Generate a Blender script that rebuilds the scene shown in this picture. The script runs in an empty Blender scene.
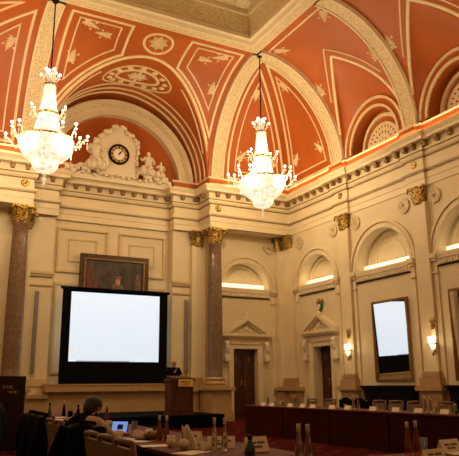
import bpy, bmesh, math, random
from mathutils import Vector, Matrix
random.seed(7)
C = bpy.context.scene.collection
sc = bpy.context.scene
PI = math.pi
# ------------------------------------------------------------------ camera
EYE = 1.30
yaw, pit, rol, FPX = math.radians(28.141), math.radians(13.893), math.radians(-.48), 633.9
fwd = Vector((math.sin(yaw)*math.cos(pit), math.cos(yaw)*math.cos(pit), math.sin(pit)))
rt = Vector((math.cos(yaw), -math.sin(yaw), 0)); up = rt.cross(fwd)
Rv = math.cos(rol)*rt + math.sin(rol)*up; Uv = -math.sin(rol)*rt + math.cos(rol)*up
cd = bpy.data.cameras.new('camera'); cam = bpy.data.objects.new('camera', cd); C.objects.link(cam)
m = Matrix.Identity(4)
for i in range(3):
    m[i][0] = Rv[i]; m[i][1] = Uv[i]; m[i][2] = -fwd[i]
m[0][3], m[1][3], m[2][3] = -14.602, -21.876, EYE
cam.matrix_world = m
cd.sensor_fit = 'HORIZONTAL'; cd.sensor_width = 36; cd.lens = FPX/459*36; cd.clip_end = 200; cd.clip_start = .05
sc.camera = cam
# ------------------------------------------------------------------ light and exposure
w = bpy.data.worlds.new('world'); sc.world = w; w.use_nodes = True
w.node_tree.nodes['Background'].inputs[0].default_value = (1, .75, .45, 1)
w.node_tree.nodes['Background'].inputs[1].default_value = .008
sc.view_settings.view_transform = 'Standard'; sc.view_settings.look = 'None'
sc.view_settings.gamma = 1; sc.view_settings.exposure = 0.52
WARM = (1, .775, .475)
def light(name, kind, loc, power, col=WARM, size=.2, sizey=None, rot=None):
    l = bpy.data.lights.new(name, kind); l.energy = power; l.color = col
    if kind == 'AREA':
        l.size = size
        if sizey: l.shape = 'RECTANGLE'; l.size_y = sizey
    else: l.shadow_soft_size = size
    o = bpy.data.objects.new(name, l); C.objects.link(o); o.location = loc
    if rot: o.rotation_euler = rot
    return o
# lamps hidden on top of the cornice, washing the vault
UP = (PI, 0, 0)
light('cornice_wash', 'AREA', (-7.19, 1.24, 9.07), 8, size=5.4, sizey=.1, rot=UP)
light('cornice_wash', 'AREA', (-.25, -7.5, 9.07), 50, size=.12, sizey=14, rot=UP)
light('cornice_wash', 'AREA', (-1.8, -.22, 9.07), 14, size=2.6, sizey=.12, rot=UP)
light('cornice_wash', 'AREA', (-12.9, -.22, 9.07), 14, size=3.2, sizey=.12, rot=UP)
light('cornice_wash', 'AREA', (-14.8, -13, 9.3), 150, size=.12, sizey=22, rot=UP)
# chandeliers further down the hall
for y in (-11.5, -18.5):
    for x in (-3.6, -10.95):
        light('hall_chandelier_light', 'POINT', (x, y, 9.4), 95, size=.6)

# ------------------------------------------------------------------ helpers
def tag(o, label=None, cat=None, group=None, kind=None):
    if label: o['label'] = label
    if cat: o['category'] = cat
    if group: o['group'] = group
    if kind: o['kind'] = kind
    return o
def empty(name, loc=(0, 0, 0), rz=0, label=None, cat=None, group=None):
    o = bpy.data.objects.new(name, None); C.objects.link(o)
    o.location = loc; o.rotation_euler = (0, 0, rz); o.empty_display_size = .1
    return tag(o, label, cat, group)
def copy_tree(o, parent=None, loc=None, rz=None, label=None):
    c = o.copy(); C.objects.link(c); c.parent = parent
    if loc is not None: c.location = loc
    if rz is not None: c.rotation_euler = (0, 0, rz)
    if label: c['label'] = label
    for ch in list(o.children): copy_tree(ch, c)
    return c
def FA(y0=0.):                       # wall A frame: u = x, dep = into the wall
    return lambda u, d, z: (u, y0+d, z)
def FC(x0=0.):                       # wall C frame: u = -y
    return lambda u, d, z: (x0+d, -u, z)
IDF = lambda x, y, z: (x, y, z)
class MB:
    def __init__(s, fr=None): s.v = []; s.f = []; s.fr = fr or IDF; s.sm = []
    def add(s, vs, fs, smooth=False):
        n = len(s.v); s.v += [s.fr(*p) for p in vs]
        s.f += [tuple(i+n for i in f) for f in fs]; s.sm += [smooth]*len(fs); return s
    def box(s, a, b, c, d, e, f, bev=0):
        # a<b in first axis, c<d second, e<f third ; bev chamfers the vertical edges and top
        if bev:
            x0, x1, y0, y1, z0, z1 = a, b, c, d, e, f; k = bev
            def ring(i, z):
                return [(x0+i, y0+i+0, z), (x1-i, y0+i, z), (x1-i, y1-i, z), (x0+i, y1-i, z)]
            rs = [ring(k, z0), ring(0, z0+k), ring(0, z1-k), ring(k, z1)]
            vs = sum(rs, []); fs = [(3, 2, 1, 0), (12, 13, 14, 15)]
            for r in range(3):
                for i in range(4): j = (i+1) % 4; fs.append((r*4+i, r*4+j, r*4+4+j, r*4+4+i))
            return s.add(vs, fs)
        vs = [(a, c, e), (b, c, e), (b, d, e), (a, d, e), (a, c, f), (b, c, f), (b, d, f), (a, d, f)]
        return s.add(vs, [(3, 2, 1, 0), (4, 5, 6, 7), (0, 1, 5, 4), (1, 2, 6, 5), (2, 3, 7, 6), (3, 0, 4, 7)])
    def obox(s, M, sx, sy, sz):      # box centred at the origin of matrix M
        vs = [M @ Vector((x*sx/2, y*sy/2, z*sz/2)) for z in (-1, 1) for x, y in ((-1, -1), (1, -1), (1, 1), (-1, 1))]
        return s.add([tuple(p) for p in vs], [(3, 2, 1, 0), (4, 5, 6, 7), (0, 1, 5, 4), (1, 2, 6, 5), (2, 3, 7, 6), (3, 0, 4, 7)])
    def lathe(s, prof, cx=0, cy=0, cz=0, n=24, sm=True, fn=None, sx=1, sy=1):
        vs = []; fs = []
        for r, z in prof:
            for i in range(n):
                a = 2*PI*i/n; rr = r*(fn(a, z) if fn else 1)
                vs.append((cx+rr*math.cos(a)*sx, cy+rr*math.sin(a)*sy, cz+z))
        for j in range(len(prof)-1):
            for i in range(n):
                k = (i+1) % n; fs.append((j*n+i, j*n+k, (j+1)*n+k, (j+1)*n+i))
        fs.append(tuple(range(n-1, -1, -1))); fs.append(tuple((len(prof)-1)*n+i for i in range(n)))
        return s.add(vs, fs, sm)
    def tube(s, pts, r, n=6, taper=None):
        pts = [Vector(p) for p in pts]; vs = []; fs = []; N = len(pts); ref = None
        for i, p in enumerate(pts):
            t = (pts[min(i+1, N-1)]-pts[max(i-1, 0)]).normalized()
            if ref is None: ref = Vector((0, 0, 1)) if abs(t.z) < .9 else Vector((1, 0, 0))
            a = t.cross(ref).normalized(); b = t.cross(a); ref = b.cross(t)*1 if False else ref
            rr = r if taper is None else r+(taper-r)*i/(N-1)
            for k in range(n):
                q = p+a*math.cos(2*PI*k/n)*rr+b*math.sin(2*PI*k/n)*rr; vs.append(tuple(q))
        for i in range(N-1):
            for k in range(n):
                l = (k+1) % n; fs.append((i*n+k, i*n+l, (i+1)*n+l, (i+1)*n+k))
        fs.append(tuple(range(n-1, -1, -1))); fs.append(tuple((N-1)*n+i for i in range(n)))
        return s.add(vs, fs, True)
    def ball(s, x, y, z, rx, ry=None, rz=None, n=8, m_=6):
        ry = ry or rx; rz = rz or rx; vs = [(x, y, z-rz)]; fs = []
        for j in range(1, m_):
            t = PI*j/m_
            for i in range(n):
                a = 2*PI*i/n; vs.append((x+rx*math.sin(t)*math.cos(a), y+ry*math.sin(t)*math.sin(a), z-rz*math.cos(t)))
        vs.append((x, y, z+rz)); L = len(vs)-1
        for i in range(n):
            k = (i+1) % n; fs.append((0, 1+k, 1+i)); fs.append((L, 1+(m_-2)*n+i, 1+(m_-2)*n+k))
            for j in range(m_-2): fs.append((1+j*n+i, 1+j*n+k, 1+(j+1)*n+k, 1+(j+1)*n+i))
        return s.add(vs, fs, True)
    def grid(s, fn, us, vs_, sm=True):
        P = [fn(u, v) for u in us for v in vs_]; nv = len(vs_)
        fs = [(i*nv+j, (i+1)*nv+j, (i+1)*nv+j+1, i*nv+j+1) for i in range(len(us)-1) for j in range(nv-1)]
        return s.add(P, fs, sm)
    def prism(s, poly, d0, d1):      # polygon in (first, third) axes, extruded along the second
        n = len(poly)
        vs = [(a, d0, b) for a, b in poly]+[(a, d1, b) for a, b in poly]
        fs = [tuple(range(n)), tuple(range(2*n-1, n-1, -1))]+[(i, (i+1) % n, n+(i+1) % n, n+i) for i in range(n)]
        return s.add(vs, fs)
    def build(s, name, mat, parent=None, loc=None):
        me = bpy.data.meshes.new(name); me.from_pydata(s.v, [], s.f)
        for p, f in zip(me.polygons, s.sm): p.use_smooth = f
        bm = bmesh.new(); bm.from_mesh(me); bmesh.ops.recalc_face_normals(bm, faces=bm.faces); bm.to_mesh(me); bm.free()
        me.materials.append(mat); me.update()
        o = bpy.data.objects.new(name, me); C.objects.link(o)
        if parent is not None: o.parent = parent
        if loc is not None: o.location = loc
        return o
def lin(a, b, n): return [a+(b-a)*i/(n-1) for i in range(n)]
def struct(mb, name, mat, parent=None):
    o = mb.build(name, mat, parent)
    if parent is None: o['kind'] = 'structure'
    return o
_tr = [0]
def trim(mb, mat, parent=None):
    _tr[0] += 1; return struct(mb, 'trim_%d' % _tr[0], mat, parent)

def sweep(mb, path, prof, side=-1, z_add=0):
    """sweep a closed (offset, z) profile along a plan polyline with mitred corners"""
    P = [Vector((x, y)) for x, y in path]; n = len(P); k = len(prof); vs = []
    for i in range(n):
        d0 = (P[i]-P[i-1]).normalized() if i > 0 else None
        d1 = (P[i+1]-P[i]).normalized() if i < n-1 else None
        if d0 is None: d0 = d1
        if d1 is None: d1 = d0
        n0 = Vector((d0.y, -d0.x)); n1 = Vector((d1.y, -d1.x)); q = (n0+n1)
        q = q.normalized() if q.length > 1e-6 else n0
        q = q/max(.3, q.dot(n0))
        for off, z in prof: vs.append((P[i].x+q.x*off, P[i].y+q.y*off, z+z_add))
    fs = []
    for i in range(n-1):
        for j in range(k):
            l = (j+1) % k; fs.append((i*k+j, i*k+l, (i+1)*k+l, (i+1)*k+j))
    fs.append(tuple(range(k))); fs.append(tuple((n-1)*k+j for j in reversed(range(k))))
    return mb.add(vs, fs)

# ------------------------------------------------------------------ materials
def mat(name, col, rough=.6, metal=0, noise=0, nscale=3, bump=0, bscale=20, emit=0, ecol=None, col2=None, thr=None, alpha=None, trans=0, spec=None):
    m_ = bpy.data.materials.new(name); m_.use_nodes = True; nt = m_.node_tree; b = nt.nodes['Principled BSDF']
    b.inputs['Base Color'].default_value = (*col, 1); b.inputs['Roughness'].default_value = rough; b.inputs['Metallic'].default_value = metal
    if spec is not None: b.inputs['Specular IOR Level'].default_value = spec
    if trans: b.inputs['Transmission Weight'].default_value = trans
    tc = nt.nodes.new('ShaderNodeTexCoord')
    if noise or col2:
        nz = nt.nodes.new('ShaderNodeTexNoise'); nz.inputs['Scale'].default_value = nscale; nz.inputs['Detail'].default_value = 4
        nt.links.new(tc.outputs['Object'], nz.inputs['Vector'])
        cr = nt.nodes.new('ShaderNodeValToRGB')
        c2 = col2 or tuple(max(0, c*(1-noise)) for c in col); c1 = col if col2 else tuple(min(1, c*(1+noise*.6)) for c in col)
        cr.color_ramp.elements[0].color = (*c2, 1); cr.color_ramp.elements[1].color = (*c1, 1)
        lo, hi = thr or (.3, .7)
        cr.color_ramp.elements[0].position = lo; cr.color_ramp.elements[1].position = hi
        nt.links.new(nz.outputs['Fac'], cr.inputs['Fac']); nt.links.new(cr.outputs['Color'], b.inputs['Base Color'])
    if bump:
        n2 = nt.nodes.new('ShaderNodeTexNoise'); n2.inputs['Scale'].default_value = bscale; n2.inputs['Detail'].default_value = 3
        nt.links.new(tc.outputs['Object'], n2.inputs['Vector'])
        bp = nt.nodes.new('ShaderNodeBump'); bp.inputs['Strength'].default_value = bump; bp.inputs['Distance'].default_value = .03
        nt.links.new(n2.outputs['Fac'], bp.inputs['Height']); nt.links.new(bp.outputs['Normal'], b.inputs['Normal'])
    if emit:
        b.inputs['Emission Color'].default_value = (*(ecol or col), 1); b.inputs['Emission Strength'].default_value = emit
    return m_
M = dict(
    cream=mat('cream_plaster', (.74, .61, .37), .55, noise=.08, nscale=1.2),
    wall=mat('painted_wall', (.70, .58, .35), .6, noise=.07, nscale=.9),
    ornate=mat('ornate_plaster', (.74, .60, .34), .55, col2=(.48, .34, .155), nscale=24, thr=(.38, .56), bump=.6, bscale=26),
    stripe=mat('cream_rib', (.76, .60, .33), .5, noise=.08),
    red=mat('terracotta_paint', (.42, .098, .013), .45, spec=.3, noise=.14, nscale=.8),
    dado=mat('dado_stone', (.44, .28, .12), .5, noise=.12, nscale=2),
    gold=mat('gilding', (.70, .42, .08), .35, .5, col2=(.045, .022, .007), nscale=20, thr=(.42, .56), bump=.8, bscale=20),  # dark noise tone paints in the shade of carved recesses
    bronze=mat('old_gold_bracket', (.30, .17, .05), .5, .3, noise=.4, nscale=12),
    marble=mat('red_marble', (.235, .145, .080), .16, col2=(.125, .070, .040), nscale=13, thr=(.3, .75)),
    wood=mat('mahogany', (.075, .018, .007), .35, noise=.4, nscale=4),
    lectern=mat('red_wood', (.10, .027, .010), .45, noise=.35, nscale=4),
    black=mat('black_cloth', (.004, .004, .004), .9, spec=.05),
    blackm=mat('black_marble', (.008, .005, .004), .6, spec=.1, noise=.4),
    dark=mat('dark_board', (.035, .014, .006), .5, spec=.2, noise=.4, nscale=5),
    white=mat('white_card', (.88, .82, .68), .7),
    cloth=mat('white_linen', (.75, .66, .5), .85),
    tcloth=mat('maroon_cloth', (.045, .008, .005), .9, spec=.05, noise=.25, nscale=2),
    ttop=mat('tabletop_wood', (.12, .025, .010), .6, spec=.1, noise=.3, nscale=5),
    frame=mat('gilt_frame', (.30, .15, .04), .35, .6, noise=.35, nscale=14),
    chairw=mat('chair_wood', (.17, .08, .025), .4, noise=.2),
    chairf=mat('chair_fabric', (.20, .13, .055), .85, noise=.15, nscale=12),
    glass=mat('clear_glass', (.9, .9, .88), .05, trans=.92),
    bottle=mat('bottle_glass', (.75, .70, .60), .06, trans=.93),
    redbottle=mat('red_drink', (.42, .10, .05), .10, trans=.75),
    grey=mat('silver_cap', (.55, .50, .42), .45, .1),
    greyp=mat('grey_speaker', (.30, .26, .20), .6),
    skin=mat('skin', (.58, .30, .19), .55),
    hair=mat('dark_hair', (.018, .010, .006), .6),
    shirt=mat('pale_shirt', (.55, .40, .27), .8, noise=.12, nscale=20),
    suit=mat('dark_suit', (.005, .005, .006), .9, spec=.05),
    green=mat('dark_green_cloth', (.018, .030, .014), .85, noise=.4, nscale=6),
    porcelain=mat('plaster_white', (.76, .65, .44), .6, bump=.25, bscale=12),
)
def screen_mat():
    m_ = mat('projected_image', (.5, .6, .75), .8, emit=.56, ecol=(.68, .84, 1.0)); return m_
M['screen'] = screen_mat()
M['line'] = mat('moulding_gold_cream', (.62, .45, .20), .5, noise=.08)
M['slot'] = mat('uplight_glow', (1, .8, .5), .5, emit=.85, ecol=(1, .76, .52))
M['bulb'] = mat('bulb_glow', (1, .9, .75), .5, emit=9, ecol=(1, .86, .68))
M['shade'] = mat('lit_glass_shade', (1, .85, .6), .5, emit=2.6, ecol=(1, .84, .58))
def crystal():
    m_ = mat('lit_crystal', (.9, .8, .65), .3); nt = m_.node_tree; b = nt.nodes['Principled BSDF']
    tc = nt.nodes.new('ShaderNodeTexCoord'); v = nt.nodes.new('ShaderNodeTexVoronoi'); v.inputs['Scale'].default_value = 11
    nt.links.new(tc.outputs['Object'], v.inputs['Vector'])
    cr = nt.nodes.new('ShaderNodeValToRGB'); cr.color_ramp.elements[0].color = (1, .90, .74, 1); cr.color_ramp.elements[1].color = (.70, .40, .22, 1)
    cr.color_ramp.elements[0].position = .25; cr.color_ramp.elements[1].position = .75
    nt.links.new(v.outputs['Distance'], cr.inputs['Fac']); nt.links.new(cr.outputs['Color'], b.inputs['Emission Color'])
    b.inputs['Emission Strength'].default_value = .80; return m_
M['crystal'] = crystal()
def carpet():
    m_ = mat('patterned_carpet', (.10, .012, .006), .95, spec=.03); nt = m_.node_tree; b = nt.nodes['Principled BSDF']
    tc = nt.nodes.new('ShaderNodeTexCoord'); v = nt.nodes.new('ShaderNodeTexVoronoi'); v.inputs['Scale'].default_value = 3.2
    nt.links.new(tc.outputs['Object'], v.inputs['Vector'])
    cr = nt.nodes.new('ShaderNodeValToRGB'); cr.color_ramp.elements[0].color = (.20, .05, .015, 1); cr.color_ramp.elements[1].color = (.060, .005, .003, 1)
    cr.color_ramp.elements[0].position = .12; cr.color_ramp.elements[1].position = .3
    nt.links.new(v.outputs['Distance'], cr.inputs['Fac']); nt.links.new(cr.outputs['Color'], b.inputs['Base Color']); return m_
M['carpet'] = carpet()
def mirror():
    m_ = mat('mirror_glass', (.95, .95, .95), .02, 1); return m_
M['mirror'] = mirror()
def painting():
    m_ = mat('oil_paint', (.1, .07, .04), .35, col2=(.030, .016, .008), nscale=2.2, thr=(.4, .75)); return m_
M['oil'] = painting()

# ------------------------------------------------------------------ room constants
XL = -15.2; YS = -26.0; Z0 = 9.33; ZF = 13.25; D = 3.6; DL = XL*-1-10.95
XC = -7.19; YB = .8; YM = 1.6; YP = 1.2
BANDS = [3.64, 7.50, 11.36, 15.22, 19.08, 22.9]
def zc(d, Dd=D):
    t = max(0, min(1, (Dd-d)/Dd)); return Z0+(ZF-Z0)*(max(0, 1-t**1.95))**(1/1.95)
def dinv(z, Dd=D):
    lo, hi = 0, Dd
    for _ in range(40):
        md = (lo+hi)/2
        if zc(md, Dd) < z: lo = md
        else: hi = md
    return (lo+hi)/2

# floor, far walls
struct(MB().box(XL, .9, YS, 2.2, -.1, 0), 'floor', M['carpet'])
struct(MB().box(XL-.2, XL, YS, 2.2, 0, Z0), 'wall_left', M['wall'])
struct(MB().box(XL, .9, YS-.2, YS, 0, Z0), 'wall_near', M['wall'])

# ------------------------------------------------------------------ wall C (right), wall A (front)
def arch_panel(mb, u0, u1, zs, z1, uc, r, dep=0, n=28, ry=None):
    """wall sheet above zs between u0..u1 with a semicircular hole"""
    ry = ry or r; A = []; B = []
    angs = sorted(set(lin(0, PI, n)+[math.atan2(z1-zs, u1-uc), math.atan2(z1-zs, u0-uc)]))
    for a in angs:
        c, s_ = math.cos(a), math.sin(a); A.append((uc+r*c, dep, zs+ry*s_))
        t = 1e9
        if c > 1e-9: t = min(t, (u1-uc)/c)
        if c < -1e-9: t = min(t, (u0-uc)/c)
        if s_ > 1e-9: t = min(t, (z1-zs)/s_)
        B.append((uc+t*c, dep, zs+t*s_))
    k = len(angs); mb.add(A+B, [(i, i+1, k+i+1, k+i) for i in range(k-1)])
def ring(mb, uc, zs, r0, r1, d0, d1, a0=0, a1=PI, n=28, ry=1.):
    """half ring solid between radii r0<r1 from depth d0 (front) to d1"""
    vs = []
    for a in lin(a0, a1, n):
        c, s_ = math.cos(a), math.sin(a)*ry
        vs += [(uc+r0*c, d0, zs+r0*s_), (uc+r1*c, d0, zs+r1*s_), (uc+r1*c, d1, zs+r1*s_), (uc+r0*c, d1, zs+r0*s_)]
    fs = []
    for i in range(n-1):
        for j in range(4): l = (j+1) % 4; fs.append((i*4+j, i*4+l, i*4+4+l, i*4+4+j))
    fs += [(0, 1, 2, 3), tuple(4*(n-1)+q for q in (3, 2, 1, 0))]
    mb.add(vs, fs, False)
def niche(mb, mt, mo, uc, zs, r, dep):
    """recessed lunette: reveal + back in mb, mouldings in mt, ornate ring in mo"""
    n = 28; vs = []
    for a in lin(0, PI, n):
        vs += [(uc+r*math.cos(a), 0, zs+r*math.sin(a)), (uc+r*math.cos(a), dep, zs+r*math.sin(a))]
    mb.add(vs, [(2*i, 2*i+2, 2*i+3, 2*i+1) for i in range(n-1)], True)
    mb.add([(uc, dep, zs)]+[(uc+r*math.cos(a), dep, zs+r*math.sin(a)) for a in lin(0, PI, n)], [(0, i+1, i+2) for i in range(n-1)])
    mb.add([(uc-r, 0, zs), (uc+r, 0, zs), (uc+r, dep, zs), (uc-r, dep, zs)], [(0, 1, 2, 3)])
    ring(mt, uc, zs, r+.19, r+.27, -.08, 0); ring(mt, uc, zs, r, r+.13, -.05, 0.02)
    ring(mo, uc, zs, r+.13, r+.19, -.035, 0)
    ring(mt, uc, zs+.12, r*.77, r*.83, dep-.05, dep)
    ring(mt, uc, zs+.28, r*.50, r*.54, dep-.03, dep)
    mt.box(uc-r*.54, uc+r*.54, dep-.03, dep, zs+.24, zs+.28)

def sill(mt, mo, u0, u1, dep=0.):
    mt.box(u0, u1, dep-.10, dep, 5.06, 5.15); mt.box(u0, u1, dep-.09, dep, 4.98, 5.06)
    mt.box(u0, u1, dep-.05, dep, 4.80, 4.98)
    for i in range(int((u1-u0)/.11)): mt.box(u0+.02+.11*i, u0+.08+.11*i, dep-.075, dep-.05, 4.83, 4.95); mt.box(u0, u1, dep-.06, dep, 4.76, 4.80)
def impost(mt, u0, u1, dep=0.):
    mt.box(u0, u1, dep-.17, dep, 5.02, 5.17); mt.box(u0+.03, u1-.03, dep-.12, dep, 4.93, 5.02)
    mt.box(u0+.04, u1-.04, dep-.10, dep, 4.55, 4.60); mt.box(u0+.06, u1-.06, dep-.05, dep, .9, 4.93)

# --- wall C
fc = FC(); wc = MB(fc); mt = MB(fc); mo = MB(fc)
niches_C = [(1.78, 1.14), (5.57, 1.36), (9.43, 1.36)]
wc_u = [-1.0, 3.64, 7.5, 11.36]
doorC_u, doorW, doorH = 1.98, .56, 2.70
# below the lunettes, around the door
def sheet(mb, u0, u1, z0, z1, dep=0): mb.add([(u0, dep, z0), (u1, dep, z0), (u1, dep, z1), (u0, dep, z1)], [(0, 1, 2, 3)])
sheet(wc, -1.8, doorC_u-doorW, 0, 5.15); sheet(wc, doorC_u+doorW, 26, 0, 5.15); sheet(wc, doorC_u-doorW, doorC_u+doorW, doorH, 5.15)
sheet(wc, -1.8, 0, 5.15, Z0)
for (uc, r), a, b in zip(niches_C, [0, 3.64, 7.5], wc_u[1:]):
    arch_panel(wc, a, b, 5.15, 7.4, uc, r); sheet(wc, a, b, 7.4, Z0); niche(wc, mt, mo, uc, 5.15, r, .42)
    sill(mt, mo, uc-r, uc+r)
sheet(wc, 11.36, 26, 5.15, Z0)
# door reveal
def door_reveal(mb, u, w_, h_, dep):
    mb.add([(u-w_, 0, 0), (u-w_, dep, 0), (u-w_, dep, h_), (u-w_, 0, h_), (u+w_, 0, 0), (u+w_, dep, 0), (u+w_, dep, h_), (u+w_, 0, h_)],
           [(0, 1, 2, 3), (4, 5, 6, 7), (2, 3, 7, 6)])
door_reveal(wc, doorC_u, doorW, doorH, .42)
struct(wc, 'wall_right', M['wall'])
for u in (3.64, 7.5, 11.36):
    impost(mt, u-.62, u-.33); impost(mt, u+.33, u+.62)
impost(mt, .33, .6)
trim(mt, M['cream']); trim(mo, M['ornate'])

# --- wall A : side bay with door (x -3.45..0) at Y=YB, main bay at YM, piers
fa = FA(YB); wa = MB(fa); mt = MB(fa); mo = MB(fa)
doorA_x = -1.80
sheet(wa, -3.42, doorA_x-doorW, 0, 5.1); sheet(wa, doorA_x+doorW, 0, 0, 5.1); sheet(wa, doorA_x-doorW, doorA_x+doorW, doorH, 5.1)
arch_panel(wa, -3.42, 0, 5.1, 7.42, -1.75, 1.14); niche(wa, mt, mo, -1.75, 5.1, 1.14, .42)
door_reveal(wa, doorA_x, doorW, doorH, .3)
sill(mt, mo, -2.9, -.61); impost(mt, -3.35, -2.9); impost(mt, -.6, -.32)
# left side bay, plain with niche
xl0 = -14.38
sheet(wa, XL, -10.98, 0, 5.1); arch_panel(wa, XL, -10.98, 5.1, 7.42, -12.9, 1.14); niche(wa, mt, mo, -12.9, 5.1, 1.14, .42)
sill(mt, mo, -14.0, -11.8)
struct(wa, 'wall_front', M['wall']); trim(mt, M['cream']); trim(mo, M['ornate'])
# main bay wall + piers + upper solid behind entablature
wm = MB()
wm.box(-10.6, -3.8, YM, YM+.25, 0, Z0)
wm.box(-4.86, -3.6, YP, YM, 0, Z0); wm.box(-10.6, -9.56, YP, YM, 0, Z0)
wm.box(-3.60, -3.40, YB, YM+.2, 0, 7.42); wm.box(-11.0, -10.56, YB+.3, YM+.2, 0, 7.42)
# beams over the side bays
wm.box(-3.75, 0, 0, 1.25, 7.4, Z0); wm.box(XL, -10.66, 0, 1.25, 7.4, Z0)
struct(wm, 'wall_screen_bay', M['wall'])
pm = MB(FA(YM))
def rect_mould(mb, u0, u1, z0, z1, w_=.07, t=.05, dep=0):
    mb.box(u0, u1, dep-t, dep, z1-w_, z1); mb.box(u0, u1, dep-t, dep, z0, z0+w_)
    mb.box(u0, u0+w_, dep-t, dep, z0+w_, z1-w_); mb.box(u1-w_, u1, dep-t, dep, z0+w_, z1-w_)
for a, b in ((-9.38, -7.42), (-6.98, -5.06)):
    rect_mould(pm, a, b, 5.42, 7.12, .07, .09); rect_mould(pm, a+.42, b-.42, 5.84, 6.72, .05, .035)
    rect_mould(pm, a, b, 1.72, 5.02, .08, .06); rect_mould(pm, a+.35, b-.35, 2.1, 4.6, .05, .035)
for a, b in ((-4.90, -4.02), (-10.5, -9.50)):
    pm.box(a, b, -.52, -.4, 5.22, 5.32); pm.box(a+.03, b-.03, -.48, -.4, 5.14, 5.22); pm.box(a+.04, b-.04, -.46, -.4, 4.80, 4.86)
    pm.box(a+.05, b-.05, -.44, -.4, 1.3, 1.55)
trim(pm, M['line'])

# ------------------------------------------------------------------ entablature
path = [(XL, 0), (-10.66, 0), (-10.66, 1.0), (-9.56, 1.0), (-9.56, 1.5), (-4.86, 1.5), (-4.86, 1.05), (-3.75, 1.05), (-3.75, 0), (0, 0)]
u = 0
for b in BANDS:
    path += [(0, -(b-.38)), (-.08, -(b-.38)), (-.08, -(b+.38)), (0, -(b+.38))]
path += [(0, YS)]
prof_arch = [(-.1, 7.40), (.03, 7.40), (.03, 7.62), (.05, 7.63), (.05, 7.84), (.13, 7.90), (.14, 7.97), (.03, 7.99), (.02, 8.34), (.09, 8.38), (.13, 8.44), (.13, 8.47), (.12, 8.50), (.12, 8.78),
             (.34, 8.80), (.34, 8.90), (.37, 8.93), (.43, 9.00), (.43, 9.04), (.12, 9.05), (.06, 9.06), (.04, Z0), (-.1, Z0)]
en = MB(); sweep(en, path, prof_arch)
trim(en, M['cream'])
# gilded lines under the mouldings, dark bronze drawing in their underside shadow
gl = MB(); sweep(gl, path, [(.03, 7.83), (.09, 7.83), (.09, 7.86), (.03, 7.86)]); sweep(gl, path, [(.02, 8.33), (.07, 8.33), (.07, 8.36), (.02, 8.36)])
sweep(gl, path, [(.1, 8.50), (.16, 8.50), (.16, 8.53), (.1, 8.53)])
trim(gl, M['bronze'])
# modillion brackets along the cornice
br = MB()
def along(p, q, n0):
    P, Q = Vector(p), Vector(q); L = (Q-P).length; t = (Q-P)/L; nn = Vector((t.y, -t.x)); k = max(1, int(round(L/.48)))
    for i in range(k):
        c = P+t*(L*(i+.5)/k)
        for w_, h0, h1, off in ((.16, 8.70, 8.79, .31), (.13, 8.62, 8.70, .26)):
            a = c-t*w_/2+nn*.1; b = c+t*w_/2+nn*.1; c2 = c+t*w_/2+nn*off; d2 = c-t*w_/2+nn*off
            vs = [(p_.x, p_.y, z) for z in (h0, h1) for p_ in (a, b, c2, d2)]
            br.add(vs, [(3, 2, 1, 0), (4, 5, 6, 7), (0, 1, 5, 4), (1, 2, 6, 5), (2, 3, 7, 6), (3, 0, 4, 7)])
for i in range(len(path)-1):
    if i in (1, 3): continue
    if (Vector(path[i+1])-Vector(path[i])).length > .3 and path[i][1] > -14: along(path[i], path[i+1], 0)
trim(br, M['bronze'])
# gold paterae on the frieze
pt = MB()
def patera_A(x, y, z, r=.15):
    m_ = MB(); 
    pt.add([(x+r*math.cos(a), y, z+r*math.sin(a)) for a in lin(0, 2*PI, 17)[:-1]]+[(x+r*.8*math.cos(a), y-.04, z+r*.8*math.sin(a)) for a in lin(0, 2*PI, 17)[:-1]],
           [(i, (i+1) % 16, 16+(i+1) % 16, 16+i) for i in range(16)]+[tuple(range(16, 32))])
def patera_C(y, x, z, r=.13):
    pt.add([(x, y+r*math.cos(a), z+r*math.sin(a)) for a in lin(0, 2*PI, 17)[:-1]]+[(x-.04, y+r*.8*math.cos(a), z+r*.8*math.sin(a)) for a in lin(0, 2*PI, 17)[:-1]],
           [(i, (i+1) % 16, 16+(i+1) % 16, 16+i) for i in range(16)]+[tuple(range(16, 32))])
patera_A(-3.42, -.02, 8.17); patera_A(-10.95, -.02, 8.17)
for b in BANDS[:3]: patera_C(-b, -.1, 8.17)
trim(pt, M['gold'])

# ------------------------------------------------------------------ vault
covA = lambda x, d: Vector((x, -d, zc(d)))
covC = lambda y, d: Vector((-d, y, zc(d)))          # y negative
RB, HB = 3.30, 3.50
def zb(x): return Z0+HB*math.sqrt(max(0, 1-((x-XC)/RB)**2))
def dc(x): return dinv(min(zb(x), ZF-.01)) if abs(x-XC) < RB else 0
barrel = lambda a, y: Vector((XC+RB*math.cos(a), y, Z0+HB*math.sin(a)))
ce = MB()
# front cove, right corner part (x from band to diagonal) and left corner part
XBR, XBL = -3.5, -10.97
ds = [D*(1-math.cos(t)) for t in lin(0, PI/2, 30)]
ce.grid(lambda k, d: tuple(covA(XBR+(-d-XBR)*k if d < -XBR else XBR, d)), lin(0, 1, 12), ds)
def left_corner(k, i):   # between band and the left groin
    d = ds[i]; xg = XL+DL*d/D
    return (XBL+(xg-XBL)*k, -d, zc(d))
ce.grid(lambda k, i: left_corner(k, int(i)), lin(0, 1, 12), list(range(30)))
# front cove over the screen bay, cut by the barrel
xs = [XC+RB*1.0*math.cos(t) for t in lin(0, PI, 61)]; xs = [XBR]+xs+[XBL]
def cutcov(x, k):
    d0 = dc(x); d = d0+(D-d0)*k; return (x, -d, zc(d))
ce.grid(cutcov, xs, [1-(1-k)**1.6 for k in lin(0, 1, 16)])
an = lin(0, PI, 61)
ce.grid(lambda a, k: tuple(barrel(a, YM+(-dc(XC+RB*math.cos(a))-YM)*k)), an, lin(0, 1, 14))
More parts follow.
